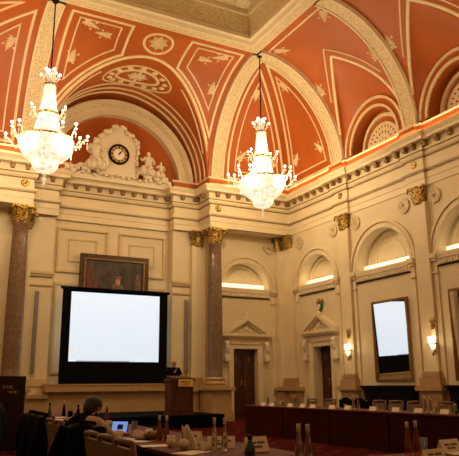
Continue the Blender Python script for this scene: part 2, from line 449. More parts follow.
# right cove: corner part, lunette bays, rest
def bay_surface(yc, W, d0=1.62, hw=2.08):
    """pointed lunette vault in the bay centred on yc: param (s in -1..1, d)"""
    def dg(t): return d0*max(0, 1-(abs(t)/W))**.85
    def f(y, d):
        t = y-yc; g = dg(t)
        if d >= g: return covC(y, d)
        wd = W*(1-(d/d0)**(1/.85)); zr = (Z0+hw)+(zc(d0)-Z0-hw)*(d/d0)
        zz = zc(d)+(zr-zc(d))*math.sqrt(max(0, 1-(t/wd)**2))
        return Vector((-d, y, zz))
    return f, dg
ce.grid(lambda k, i: (-ds[int(i)], (-3.4)+(-ds[int(i)]+3.4)*k if ds[int(i)] < 3.4 else -3.4, zc(ds[int(i)])), lin(0, 1, 12), list(range(30)))
BAYC = []
for i in (0, 1):
    a, b = -(BANDS[i]), -(BANDS[i+1]); yc = (a+b)/2; W = 1.68
    f, dg = bay_surface(yc, W); BAYC.append((yc, W, f, dg))
    ts = [W*math.sin(t) for t in lin(-PI/2, PI/2, 45)]
    # below the groin
    ce.grid(lambda t, k: tuple(f(yc+t, dg(t)*k*.999)), ts, lin(0, 1, 14))
    # above the groin
    ce.grid(lambda t, k: tuple(covC(yc+t, dg(t)+(D-dg(t))*(1-(1-k)**1.6))), ts, lin(0, 1, 18))
    for (p, q) in ((a, yc+W), (yc-W, b)):
        ce.grid(lambda y, d: tuple(covC(y, d)), lin(p, q, 3), ds)
ce.grid(lambda y, d: tuple(covC(y, d)), lin(-BANDS[2], -22.3, 8), ds)
ce.grid(lambda y, d: tuple(covC(y, d)), lin(-3.4, -3.64, 2), ds)
# left and near coves
def covL(y, d): return (XL+DL*d/D, y, zc(d))
ce.grid(lambda k, i: (XL+DL*ds[int(i)]/D, -ds[int(i)]+(-22.3+ds[int(i)])*k, zc(ds[int(i)])), lin(0, 1, 20), list(range(30)))
ce.grid(lambda x, d: (x, YS+d, zc(d)), lin(XL, 0, 12), ds)
struct(ce, 'ceiling', M['red'])
# flat with raised coffered middle
S1 = .72; ZT = 14.15
fx0, fx1, fy0, fy1 = -10.95, -3.6, -22.3, -3.6
fl = MB()
def frame_ring(mb, o0, z0_, o1, z1_):
    A = [(fx0+o0, fy0+o0, z0_), (fx1-o0, fy0+o0, z0_), (fx1-o0, fy1-o0, z0_), (fx0+o0, fy1-o0, z0_)]
    B = [(fx0+o1, fy0+o1, z1_), (fx1-o1, fy0+o1, z1_), (fx1-o1, fy1-o1, z1_), (fx0+o1, fy1-o1, z1_)]
    mb.add(A+B, [(i, (i+1) % 4, 4+(i+1) % 4, 4+i) for i in range(4)])
frame_ring(fl, 0, ZF, .02, ZF-.05); frame_ring(fl, .02, ZF-.05, .06, ZF-.05); frame_ring(fl, .36, ZF-.05, .44, ZF-.1)
frame_ring(fl, .44, ZF-.1, .52, ZF-.1); frame_ring(fl, .52, ZF-.1, .60, ZF); frame_ring(fl, .60, ZF, .72, ZF+.02)
frame_ring(fl, .72, ZF+.02, .72, ZF+.18); frame_ring(fl, .72, ZF+.18, .68, ZF+.2)
frame_ring(fl, .80, ZT-.08, .92, ZT-.08); frame_ring(fl, .92, ZT-.08, .92, ZT+.1); 
trim(fl, M['cream'])
fo = MB(); frame_ring(fo, .06, ZF-.05, .36, ZF-.05); frame_ring(fo, .70, ZF+.2, .82, ZT-.08)
trim(fo, M['ornate'])
cf = MB(); cf.add([(fx0+.9, fy0+.9, ZT+.1), (fx1-.9, fy0+.9, ZT+.1), (fx1-.9, fy1-.9, ZT+.1), (fx0+.9, fy1-.9, ZT+.1)], [(0, 1, 2, 3)])
k = 0
xx = fx1-1.3
while xx > fx0+1:
    yy = fy1-1.3
    while yy > -9:
        cf.lathe([(.30, 0), (.30, -.07), (.2, -.10), (.16, -.05), (.08, -.14), (.02, -.15)], xx, yy, ZT+.1, n=12)
        yy -= .8
    xx -= .8
trim(cf, M['ornate'])

# --- painted/raised ribs following the vault surfaces
def snorm(surf, u_, v_, ref):
    e = 1e-3; p = surf(u_, v_); a = surf(u_+e, v_)-p; b = surf(u_, v_+e)-p; n_ = a.cross(b)
    if n_.length < 1e-12: n_ = Vector((0, 0, -1))
    n_.normalize(); return n_ if n_.dot(ref-p) > 0 else -n_
REF = Vector((-7.3, -7, 6))
def dens(pts, step=.12, closed=False):
    out = []; Q = pts+([pts[0]] if closed else [])
    for (a, b), (c, d) in zip(Q[:-1], Q[1:]):
        n_ = max(1, int(math.hypot(c-a, d-b)/step)); out += [(a+(c-a)*i/n_, b+(d-b)*i/n_) for i in range(n_)]
    if not closed: out.append(Q[-1])
    return out
def rib(mb, surf, pts, w_=.1, t=.03, closed=False, ref=REF, step=.12):
    uv = dens(pts, step, closed); n_ = len(uv); P = [surf(*q) for q in uv]; vs = []
    for i in range(n_):
        a = P[(i-1) % n_] if (closed or i > 0) else P[i]; b = P[(i+1) % n_] if (closed or i < n_-1) else P[i]
        N = snorm(surf, uv[i][0], uv[i][1], ref)
        d0 = (P[i]-a); d1 = (b-P[i])
        d0 = d0.normalized() if d0.length > 1e-9 else d1.normalized()
        d1 = d1.normalized() if d1.length > 1e-9 else d0
        s0 = d0.cross(N); s1 = d1.cross(N); s_ = s0+s1
        s_ = s_.normalized() if s_.length > 1e-6 else s0.normalized()
        s_ = s_/max(.4, s_.dot(s0.normalized()))
        h = w_/2
        vs += [tuple(P[i]-s_*h), tuple(P[i]-s_*h*.75+N*t), tuple(P[i]+s_*h*.75+N*t), tuple(P[i]+s_*h)]
    fs = []
    for i in range(n_ if closed else n_-1):
        j = (i+1) % n_
        for q in range(3): fs.append((i*4+q, i*4+q+1, j*4+q+1, j*4+q))
    mb.add(vs, fs)
def sprig(mb, surf, u_, v_, ang, size=.45, ref=REF):
    """a leafy spray in relief"""
    p = surf(u_, v_); N = snorm(surf, u_, v_, ref); e = 1e-3
    a = (surf(u_+e, v_)-p).normalized(); b = N.cross(a); 
    if b.dot(surf(u_, v_+e)-p) < 0: b = -b
    def pt_(x, y, h=0): 
        c, s_ = math.cos(ang), math.sin(ang); return tuple(p+a*(x*c-y*s_)*size+b*(x*s_+y*c)*size+N*(h+.012))
    def leaf(x, y, an_, L, W_):
        c, s_ = math.cos(an_), math.sin(an_)
        q = [(0, 0), (L*.35, W_), (L, 0), (L*.35, -W_)]
        q = [(x+i*c-j*s_, y+i*s_+j*c) for i, j in q]
        vs = [pt_(*r_) for r_ in q]+[pt_(x+L*.4*c, y+L*.4*s_, .035)]
        mb.add(vs, [(0, 1, 4), (1, 2, 4), (2, 3, 4), (3, 0, 4)])
    for i in range(5):
        x = i*.18
        leaf(x, 0, .0, .30, .06); leaf(x, 0, 1.0-.08*i, .42-.05*i, .10); leaf(x, 0, -1.0+.08*i, .42-.05*i, .10)
    leaf(.85, 0, 0, .3, .10); leaf(0, 0, 2.0, .35, .11); leaf(0, 0, -2.0, .35, .11); leaf(.5, .30, .5, .3, .09); leaf(.5, -.30, -.5, .3, .09)
def rosette(mb, surf, u_, v_, r=.35, n_=8):
    for i in range(n_): sprig(mb, surf, u_, v_, 2*PI*i/n_, r)

# ornate transverse bands over the columns and pilasters
def band(surf, const, wid, dmax=D, first=True, mb=None, mc=None, flip=False):
    us = lin(const-wid/2, const+wid/2, 5)
    def off(u_, d, h): p = surf(u_, d); return tuple(p+snorm(surf, u_, d, REF)*h)
    dd = [dmax*(1-math.cos(t)) for t in lin(.0, PI/2, 30)]
    for a, b, h, tgt in ((-.5, -.40, .14, mc), (-.40, .40, .11, mb), (.40, .5, .14, mc)):
        tgt.grid(lambda u_, d: off(const+u_*wid, max(d, .001), h), lin(a, b, 3), dd)
        for e_ in (a, b):
            tgt.grid(lambda h_, d: off(const+e_*wid, max(d, .001), h_), [0, h], dd)
bo, bc = MB(), MB()
band(covA, XBR, .56, mb=bo, mc=bc); band(covA, XBL, .56, mb=bo, mc=bc)
for b in BANDS: band(covC, -b, .56, mb=bo, mc=bc)
trim(bo, M['ornate']); trim(bc, M['cream'])

rb = MB()
# right corner bay, front half : x between band and diagonal
def tri(surf, edge, s_, mb, mk):
    """closed triangle stripes: edge = band-side coordinate (neg), diagonal at u=-d"""
    o = .42
    for k_, w_, ins in ((0, .10, 0), (1, .055, .34)):
        e_ = edge+.22+ins; bot = .008+ins*.10; dgo = .24+ins*.8
        pts = [(e_, bot), (-(bot)-dgo, bot), (e_, -e_-dgo)]
        rib(mb, surf, pts, w_, closed=True)
        if k_:
            sprig(mb, surf, e_+.15, bot+.10, .9, .45); sprig(mb, surf, -bot-dgo-.25, bot+.10, PI-.8, .45); sprig(mb, surf, e_+.12, -e_-dgo-.30, -PI/2+.15, .5)
tri(covA, XBR+.28, 1, rb, 1)
tri(covC, -BANDS[0]+.28, 1, rb, 1)
# diagonal rib
rib(rb, lambda a, b: Vector((-a, -a, zc(a))), [(0.02, 0), (3.55, 0)], .07) if False else None
# left corner bay, front half
def groinL(d): return XL+DL*d/D
covAL = lambda x, d: covA(x, d)
for w_, ins in ((.10, 0), (.055, .36)):
    e_ = XBL-.50-ins; bot = .01+ins*.1; dgo = .36+ins
    dt = (e_-dgo*1.1-XL)/DL*D
    pts = [(e_, bot), (groinL(bot)+dgo*1.1, bot), (e_, dt)]
    rib(rb, covA, pts, w_, closed=True)
    if ins: sprig(rb, covA, e_-.14, dt-.5, -PI/2-.3, .5)
covLf = lambda y, d: Vector((XL+DL*d/D, y, zc(d)))
for w_, ins in ((.10, 0), (.055, .36)):
    e_ = -3.64+.5+ins; rib(rb, covLf, [(e_, .1+ins), (-(.1+ins)-.4-ins, .1+ins), (e_, -e_-.4-ins)], w_, closed=True)
trim(rb, M['stripe'])

# screen bay cove spandrels
sb = MB()
def spandrel(sgn):
    ex = lambda t: XC+sgn*t            # t = distance from centre
    tb = 3.30-.12                       # band-side
    cr_, cd_ = .78, 2.72                # circle radius/centre
    for w_, ins in ((.10, 0), (.055, .30)):
        pts = []
        top = 3.28-ins*.75; s_ = tb-ins
        # start near the circle at top, go along top to band side, down the band, back along groin curve
        x0 = .95+ins*1.15
        pts.append((ex(x0+.15), top)); pts.append((ex(s_), top))
        lo = None; curve = []
        for i in range(26):
            x = s_-(s_-x0-.12)*i/25; d_ = dc(ex(x))+.26+ins*.95*(1+.1*i/25)
            curve.append((ex(x), min(d_, top-.05)))
        pts.append(curve[0]); pts += curve[1:]
        cxm = [(ex(x0-.0), (curve[-1][1]+top)/2)]
        pts += [(ex(x0+.14), (curve[-1][1]*.5+top*.5))]
        rib(sb, covA, pts, w_, closed=True, step=.15)
        if ins:
            sprig(sb, covA, ex(s_-.22), top-.14, PI+.35 if sgn > 0 else -.35, .5)
            sprig(sb, covA, ex(s_-.12), curve[0][1]+.5, PI/2+.1*sgn, .5)
            sprig(sb, covA, ex(x0+.45), (curve[-1][1]+top)/2, 0 if sgn > 0 else PI, .45)
spandrel(1); spandrel(-1)
def circ(cu, cv, ru, rv, n_=36): return [(cu+ru*math.cos(a), cv+rv*math.sin(a)) for a in lin(0, 2*PI, n_+1)[:-1]]
rib(sb, covA, circ(XC, 2.78, .52, .46), .10, closed=True, step=.3)
rosette(sb, covA, XC, 2.78, .34)
# groin edge ribs and barrel soffit arches
rib(sb, covA, [(XC+RB*.985*math.cos(a), dc(XC+RB*.985*math.cos(a))+.10) for a in lin(.12, PI-.12, 60)], .12, step=9)
# barrel (a = angle, y)
bs = MB()
REFB = Vector((XC, -2, 7.0))
def arch_rib(y, w_, mb=bs, t=.035):
    rib(mb, barrel, [(a, y) for a in lin(.03, PI-.03, 60)], w_, t, step=9, ref=REFB)
arch_rib(.62, .10); arch_rib(1.02, .12); arch_rib(.22, .05)
# oval medallion with pearls on the soffit
ca = PI/2; yo = -.62
ov = lambda ra, ry: [(ca+ra/3.4*math.cos(t), yo+ry*math.sin(t)) for t in lin(0, 2*PI, 49)[:-1]]
rib(bs, barrel, ov(.86, .48), .13, closed=True, step=9, ref=REFB)
rib(bs, barrel, ov(1.42, .84), .07, closed=True, step=9, ref=REFB)
for i in range(14):
    t = 2*PI*(i+.5)/14; p = barrel(ca+1.15/3.4*math.cos(t), yo+.67*math.sin(t)); bs.ball(p.x, p.y, p.z-.01, .13, .10, .05, 10, 6)
for i in range(8): sprig(bs, barrel, ca, yo, 2*PI*i/8, .001) if False else None
bar2 = lambda a, y: barrel(PI/2+a/3.4, y)
for i in range(8):
    sprig(bs, bar2, .0, yo, 2*PI*i/8, .30 if i % 2 else .42, ref=REFB)
# lens-shaped border in the soffit following the groin
for sg in (1, -1):
    pts = []
    for i in range(14):
        a = PI/2-sg*(.50+.75*i/13); x = XC+RB*math.cos(a); pts.append((a, -dc(x)+.22))
    rib(bs, barrel, pts, .07, step=9, ref=REFB)
trim(sb, M['stripe']); trim(bs, M['stripe'])
# lunette wall behind the clock
lw = MB(FA(YM)); n_ = 40
lw.add([(XC, 0, Z0)]+[(XC+RB*math.cos(a), 0, Z0+HB*math.sin(a)) for a in lin(0, PI, n_)], [(0, i+1, i+2) for i in range(n_-1)])
struct(lw, 'wall_clock_lunette', M['red'])
la = MB(FA(YM)); ring(la, XC, Z0, 2.62, 2.72, -.34, 0, n=40, ry=1.0); ring(la, XC, Z0, 3.06, 3.26, -.36, 0, n=40, ry=1.0); ring(la, XC, Z0, 2.72, 2.96, -.26, 0, n=40, ry=1.0)
trim(la, M['cream'])
la = MB(FA(YM)); ring(la, XC, Z0, 2.96, 3.06, -.29, 0, n=40, ry=1.0); trim(la, M['ornate'])

# right wall lunettes above the cornice
lr = MB(fc); lc = MB(fc); lo_ = MB(fc)
def fan(mo_, md, uc, zs, r, dep):
    ring(mo_, uc, zs, .02, r, dep-.06, dep, n=24)
    for rr, cnt, sz in ((r*.80, 13, .045), (r*.55, 9, .05), (r*.28, 5, .04)):
        for i in range(cnt):
            a = PI*(i+.5)/cnt; u_, z_ = uc+rr*math.cos(a), zs+rr*math.sin(a)
            c, s_ = math.cos(a), math.sin(a)
            q = [(sz*1.7, 0), (0, sz*.75), (-sz*1.3, 0), (0, -sz*.75)]
            md.add([(u_+i_*c-j_*s_, dep-.065, z_+i_*s_+j_*c) for i_, j_ in q]+[(u_, dep-.07, z_)], [(0, 1, 4), (1, 2, 4), (2, 3, 4), (3, 0, 4)])
ld = MB(fc)
for yc, W, f, dg in BAYC:
    uc = -yc; zs = Z0+.26; n_ = 40; RY = 1.12
    A = [(uc+1.24*math.cos(a), 0, zs+1.24*RY*math.sin(a)) for a in lin(0, PI, n_)]
    B = [(uc+W*math.cos(a), 0, Z0+2.08*math.sin(a)) for a in lin(0, PI, n_)]
    lr.add(A+B, [(i, i+1, n_+i+1, n_+i) for i in range(n_-1)])
    lr.add(A+[(p[0], .5, p[2]) for p in A], [(i, i+1, n_+i+1, n_+i) for i in range(n_-1)], True)
    lr.add([(uc, .5, zs)]+[(p[0], .5, p[2]) for p in A], [(0, i+1, i+2) for i in range(n_-1)])
    lr.add([(uc-W, 0, Z0), (uc+W, 0, Z0), (uc+W, .5, Z0), (uc-W, .5, Z0)], [(0, 1, 2, 3)])
    ring(lc, uc, zs, 1.50, 1.59, -.06, 0, ry=RY); ring(lc, uc, zs, 1.24, 1.32, -.05, .02, ry=RY)
    ring(lc, uc, zs, 1.0, 1.12, .40, .5, ry=RY); lc.box(uc-.95, uc+.95, .44, .5, zs, zs+.05)
    fan(lc, ld, uc, zs+.08, .84, .5)
struct(lr, 'wall_right_lunettes', M['red']); trim(lc, M['stripe']); trim(ld, M['wood'])
# orange plinth ledge at the springing
sp = MB()
sweep(sp, path, [(.0, Z0-.10), (.14, Z0-.10), (.14, Z0+.04), (.0, Z0+.04)])
for b in BANDS: sp.box(-.30, 0, -b-.36, -b+.36, Z0-.08, Z0+.05)
trim(sp, M['red'])
sp = MB(); sweep(sp, path, [(.0, Z0+.04), (.15, Z0+.04), (.17, Z0+.10), (.0, Z0+.10)])
for b in BANDS: sp.box(-.33, 0, -b-.39, -b+.39, Z0+.05, Z0+.13)
trim(sp, M['stripe'])
# V-shaped groin ribs of the right bays
vb = MB()
for yc, W, f, dg in BAYC:
    REFC = Vector((-7, yc, 7))
    for sg in (1, -1):
        rib(vb, covC, [(yc+sg*t, dg(t)+.10) for t in lin(0, W*.97, 26)], .12, step=9)
        rib(vb, covC, [(yc+sg*t, dg(t)+.42-.1*t/W) for t in lin(0, W*.82, 26)], .05, step=9)
    # big panel above the groin
    s_ = W-.02; top = 3.3
    cur = [(yc+t, dg(t)+.46) for t in lin(-(W*.80), W*.80, 33)]
    rib(vb, covC, [(yc-s_, top), (yc-s_, .10)], .06) ; rib(vb, covC, [(yc+s_, top), (yc+s_, .10)], .06)
    rib(vb, covC, [(yc-s_, top), (yc+s_, top)], .07)
    sprig(vb, covC, yc-s_+.22, top-.2, -PI/4, .5); sprig(vb, covC, yc+s_-.22, top-.2, -3*PI/4, .5)
    sprig(vb, covC, yc-s_+.14, 1.0, PI/2, .5); sprig(vb, covC, yc+s_-.14, 1.0, PI/2, .5)
trim(vb, M['stripe'])

# ================================================================== THINGS OF THE ARCHITECTURE
def leafy_capital(mb, hw, hd, h, z, round_=True, cx=0, cy=0):
    """gilded Corinthian capital: necking, two rows of acanthus, volutes, abacus with concave sides"""
    mb.lathe([(hw*.80, 0), (hw*.86, .03), (hw*.80, .06), (hw*.76, .08), (hw*.80, h*.5), (hw*.98, h*.82), (hw*1.06, h*.86)], cx, cy, z, 20, sy=hd/hw)
    def leaf(a, r0, zb_, hh, w_):
        c, s_ = math.cos(a), math.sin(a); k = hd/hw; P = []
        for t, o, ww in ((0, .0, .8), (.35, .03, 1.), (.7, .07, .9), (.95, .15, .6), (.85, .21, .3)):
            r = r0+o*hw*1.6; 
            for q in (-1, 0, 1):
                rr = r+(.03*hw if q == 0 else 0)
                P.append((cx+(rr*c-q*w_*ww*s_), cy+(rr*s_+q*w_*ww*c)*k, z+zb_+t*hh))
        mb.add(P, [(i*3+j, i*3+j+1, i*3+4+j, i*3+3+j) for i in range(4) for j in range(2)])
    for i in range(8): leaf(2*PI*i/8, hw*.82, .08, h*.36, hw*.27)
    for i in range(8): leaf(2*PI*(i+.5)/8, hw*.84, .12, h*.58, hw*.25)
    for sx in (-1, 1):
        for sy in (-1, 1):
            vx, vy = cx+sx*hw*1.08, cy+sy*hd*1.08
            mb.ball(vx, vy, z+h*.78, hw*.17, hw*.17, h*.12, 8, 6)
            mb.tube([(cx+sx*hw*.55, cy+sy*hd*.55, z+h*.48), (cx+sx*hw*.8, cy+sy*hd*.8, z+h*.66), (vx, vy, z+h*.86)], hw*.07, 5)
    for a in range(4):
        mb.ball(cx+math.cos(a*PI/2)*hw*1.0, cy+math.sin(a*PI/2)*hd*1.0, z+h*.93, hw*.13, hw*.13, h*.07, 8, 5)
    # abacus
    P = []
    for i in range(4):
        a0 = PI/4+i*PI/2; a1 = a0+PI/2
        x0, y0, x1, y1 = math.cos(a0)*1.62, math.sin(a0)*1.62, math.cos(a1)*1.62, math.sin(a1)*1.62
        for k in range(6):
            t = k/6; bow = 1-.20*math.sin(PI*t); P.append((cx+hw*(x0+(x1-x0)*t)*bow, cy+hd*(y0+(y1-y0)*t)*bow))
    n_ = len(P); mb.add([(x, y, z+h*.88) for x, y in P]+[(x, y, z+h) for x, y in P],
           [tuple(range(n_-1, -1, -1)), tuple(range(n_, 2*n_))]+[(i, (i+1) % n_, n_+(i+1) % n_, n_+i) for i in range(n_)])
def stepped_plinth(mb, x0, x1, y0, y1, zt=1.22):
    """pedestal: base mould, die, cap"""
    mb.box(x0-.08, x1+.08, y0-.08, y1, 0, .22); mb.box(x0-.05, x1+.05, y0-.05, y1, .22, .30); mb.box(x0-.02, x1+.02, y0-.02, y1, .30, .36)
    mb.box(x0, x1, y0, y1, .36, zt-.16)
    mb.box(x0-.04, x1+.04, y0-.04, y1, zt-.16, zt-.11); mb.box(x0-.12, x1+.12, y0-.12, y1, zt-.11, zt-.02); mb.box(x0-.10, x1+.10, y0-.10, y1, zt-.02, zt)
def pil(loc):
    _tr[0] += 1; o = empty('trim_%d' % _tr[0], loc); o['kind'] = 'structure'; return o
COLS = [(-3.42, .29, 'polished red marble column with gilded capital beside the lectern and stage', -3.9, -3.08),
        (-10.94, .29, 'polished red marble column with gilded capital behind the dark wooden board', -11.36, -10.52)]
for cx, cy, lab, px0, px1 in COLS:
    t = empty('marble_column', (cx, cy, 0), 0, lab, 'column', 'free-standing red marble columns')
    p = MB(); stepped_plinth(p, px0-cx, px1-cx, -.40-.29+.0, .60-.0)
    p.box(px0+.04-cx, px1-.04-cx, -.62, .5, 1.22, 1.30)
    p.build('pedestal', M['dado'], t)
    b_ = MB(); b_.lathe([(.37, 1.30), (.40, 1.34), (.40, 1.38), (.36, 1.41), (.33, 1.44), (.33, 1.47), (.37, 1.50), (.355, 1.55), (.31, 1.58), (.30, 1.60)], 0, 0, 0, 32)
    b_.build('column_base', M['dado'], t)
    s_ = MB(); s_.lathe([(.31, 1.60)]+[(.295-.045*max(0, (q-.3)/.7)**1.6, 1.62+(6.72-1.62)*q) for q in lin(0, 1, 14)]+[(.275, 6.74), (.275, 6.78)], 0, 0, 0, 40)
    s_.build('shaft', M['marble'], t)
    c_ = MB(); leafy_capital(c_, .335, .335, .64, 6.76); c_.build('capital', M['gold'], t)
# pilaster standing behind each column, against the pier
for cx, lab in ((-3.76, 'cream pilaster with dark gold capital directly behind the column beside the lectern'), (-10.72, 'cream pilaster with dark gold capital directly behind the left column')):
    t = pil((cx, 1.1, 0))
    p = MB(); x1 = .35
    p.box(-.36, .36, -.16, .1, 1.25, 1.45); p.box(-.33, .33, -.13, .1, 1.45, 1.58); p.build('pilaster_base', M['dado'], t)
    MB().box(-.33, .33, -.12, .1, 1.58, 6.80).build('shaft', M['cream'], t)
    c_ = MB(); leafy_capital(c_, .37, .24, .62, 6.78, cy=-.04); c_.build('capital', M['gold'], t)
# pedestal under the pier between column and screen bay, and dado of the screen bay
dd = MB()
dd.box(-4.85, -3.95, .62, 1.2, 0, 1.06); dd.box(-4.9, -3.9, .52, 1.2, 1.06, 1.24); dd.box(-4.88, -3.9, .48, .62, 0, .3)
dd.box(-10.5, -9.62, .62, 1.2, 0, .90); dd.box(-10.5, -9.62, .54, 1.2, .90, 1.02)
dd.box(-9.62, -4.87, .62, 1.6, 0, 1.05); dd.box(-9.66, -4.83, .55, 1.6, 1.05, 1.11); dd.box(-9.72, -4.8, .46, 1.6, 1.11, 1.32); dd.box(-9.70, -4.82, .44, 1.6, 1.32, 1.37)
dd.box(-9.66, -4.84, .54, .62, 0, .30)
tag(dd.build('baseboard_front', M['dado']), kind='structure')
# right-wall pilasters
def right_pilaster(yc, lab, first=None):
    t = pil((0, yc, 0))
    fr = lambda x, y, z: (x, y, z)
    p = MB(); 
    for (o, h_, z0, z1) in ((.30, .47, 0, .20), (.27, .44, .20, .34), (.24, .42, .34, 1.02), (.28, .45, 1.02, 1.08), (.36, .53, 1.08, 1.20), (.33, .50, 1.20, 1.24)):
        p.box(-o, 0, -h_, h_, z0, z1)
    p.build('pedestal', M['dado'], t)
    q = MB(); q.box(-.27, 0, -.42, .42, 1.24, 1.44); q.box(-.24, 0, -.39, .39, 1.44, 1.47); q.box(-.22, 0, -.36, .36, 1.50, 1.58); q.box(-.19, 0, -.34, .34, 1.47, 1.50); q.box(-.19, 0, -.33, .33, 1.58, 1.64)
    q.build('pilaster_base', M['dado'], t)
    s_ = MB(); s_.box(-.15, 0, -.29, .29, 1.64, 6.86); s_.build('shaft', M['cream'], t)
    c_ = MB(); leafy_capital(c_, .17, .32, .60, 6.82, cx=-.05); c_.build('capital', M['gold'], t)
    return t
right_pilaster(-3.72, 'cream wall pilaster with gilded capital and sconce between right doorway and tall mirror')
right_pilaster(-7.58, 'cream wall pilaster with gilded capital and sconce right of the tall mirror')
# corner pilaster, L shaped
t = pil((0, 0, 0))
p = MB()
for (o, y0, y1, z0, z1) in ((.26, -.66, .8, 0, .3), (.2, -.6, .8, .3, 1.0), (.24, -.64, .8, 1.0, 1.05), (.32, -.72, .8, 1.05, 1.16), (.29, -.69, .8, 1.16, 1.2)):
    p.box(-o, 0, y0, y1, z0, z1)
p.box(-.42, -.2, .2, .8, 0, 1.0); p.box(-.52, -.2, .1, .8, 1.05, 1.16)
p.build('pedestal', M['dado'], t)
q = MB(); q.box(-.26, 0, -.42, .62, 1.2, 1.38); q.box(-.22, 0, -.38, .58, 1.38, 1.42); q.box(-.20, 0, -.36, .56, 1.45, 1.54); q.box(-.17, 0, -.33, .53, 1.42, 1.45); q.build('pilaster_base', M['dado'], t)
s_ = MB(); s_.box(-.14, 0, -.28, .48, 1.54, 6.82); s_.box(-.30, 0, .48, .80, 1.2, 6.82); s_.build('shaft', M['cream'], t)
c_ = MB(); leafy_capital(c_, .18, .34, .58, 6.82, cx=-.06, cy=.12); leafy_capital(c_, .18, .16, .58, 6.82, cx=-.22, cy=.62); c_.build('capital', M['gold'], t)
# round plaster medallions beside the capitals
def medallion(fr, u_, d_, z_, r, lab):
    mb = MB(fr); n_ = 28
    for r0, r1, dep in ((r*.86, r, .05), (r*.0, r*.86, .02), (r*.30, r*.52, .045), (0, r*.16, .05)):
        A = [(u_+r0*math.cos(a), -dep, z_+r0*math.sin(a)) for a in lin(0, 2*PI, n_+1)[:-1]]
        B = [(u_+r1*math.cos(a), -dep, z_+r1*math.sin(a)) for a in lin(0, 2*PI, n_+1)[:-1]]
        Cc = [(p_[0], .0, p_[2]) for p_ in B]
        mb.add(A+B+Cc, [(i, (i+1) % n_, n_+(i+1) % n_, n_+i) for i in range(n_)]+[(n_+i, n_+(i+1) % n_, 2*n_+(i+1) % n_, 2*n_+i) for i in range(n_)]+([tuple(range(n_))] if r0 > 0 else []))
    for i in range(10):
        a = 2*PI*i/10; x, z2 = u_+r*.68*math.cos(a), z_+r*.68*math.sin(a)
        q = [(x+.12*r*math.cos(b), -.02, z2+.12*r*math.sin(b)) for b in lin(0, 2*PI, 7)[:-1]]
        mb.add(q+[(x, -.055, z2)], [(j, (j+1) % 6, 6) for j in range(6)])
    o = mb.build('plaster_medallion', M['ornate_soft']); tag(o, lab, 'medallion', 'round plaster medallions beside the capitals')
M['ornate_soft'] = mat('medallion_plaster', (.66, .53, .30), .6, col2=(.47, .34, .16), nscale=11, thr=(.4, .6), bump=.4)
for u_, z_, lab in ((.72, 6.95, 'round plaster medallion on the right wall just right of the corner capital'),
                (3.0, 6.98, 'round plaster medallion left of the capital between doorway and mirror'), (4.32, 6.98, 'round plaster medallion right of the capital between doorway and mirror'),
                (6.83, 6.98, 'round plaster medallion left of the capital above the right-hand sconce'), (8.18, 6.98, 'round plaster medallion right of the capital above the right-hand sconce')):
    medallion(fc, u_, 0, z_, .25, lab)
medallion(fa, -.62, 0, 6.95, .24, 'round plaster medallion under the beam, left of the corner capital')
medallion(fa, -2.92, 0, 6.93, .24, 'round plaster medallion under the beam, right of the marble column capital')

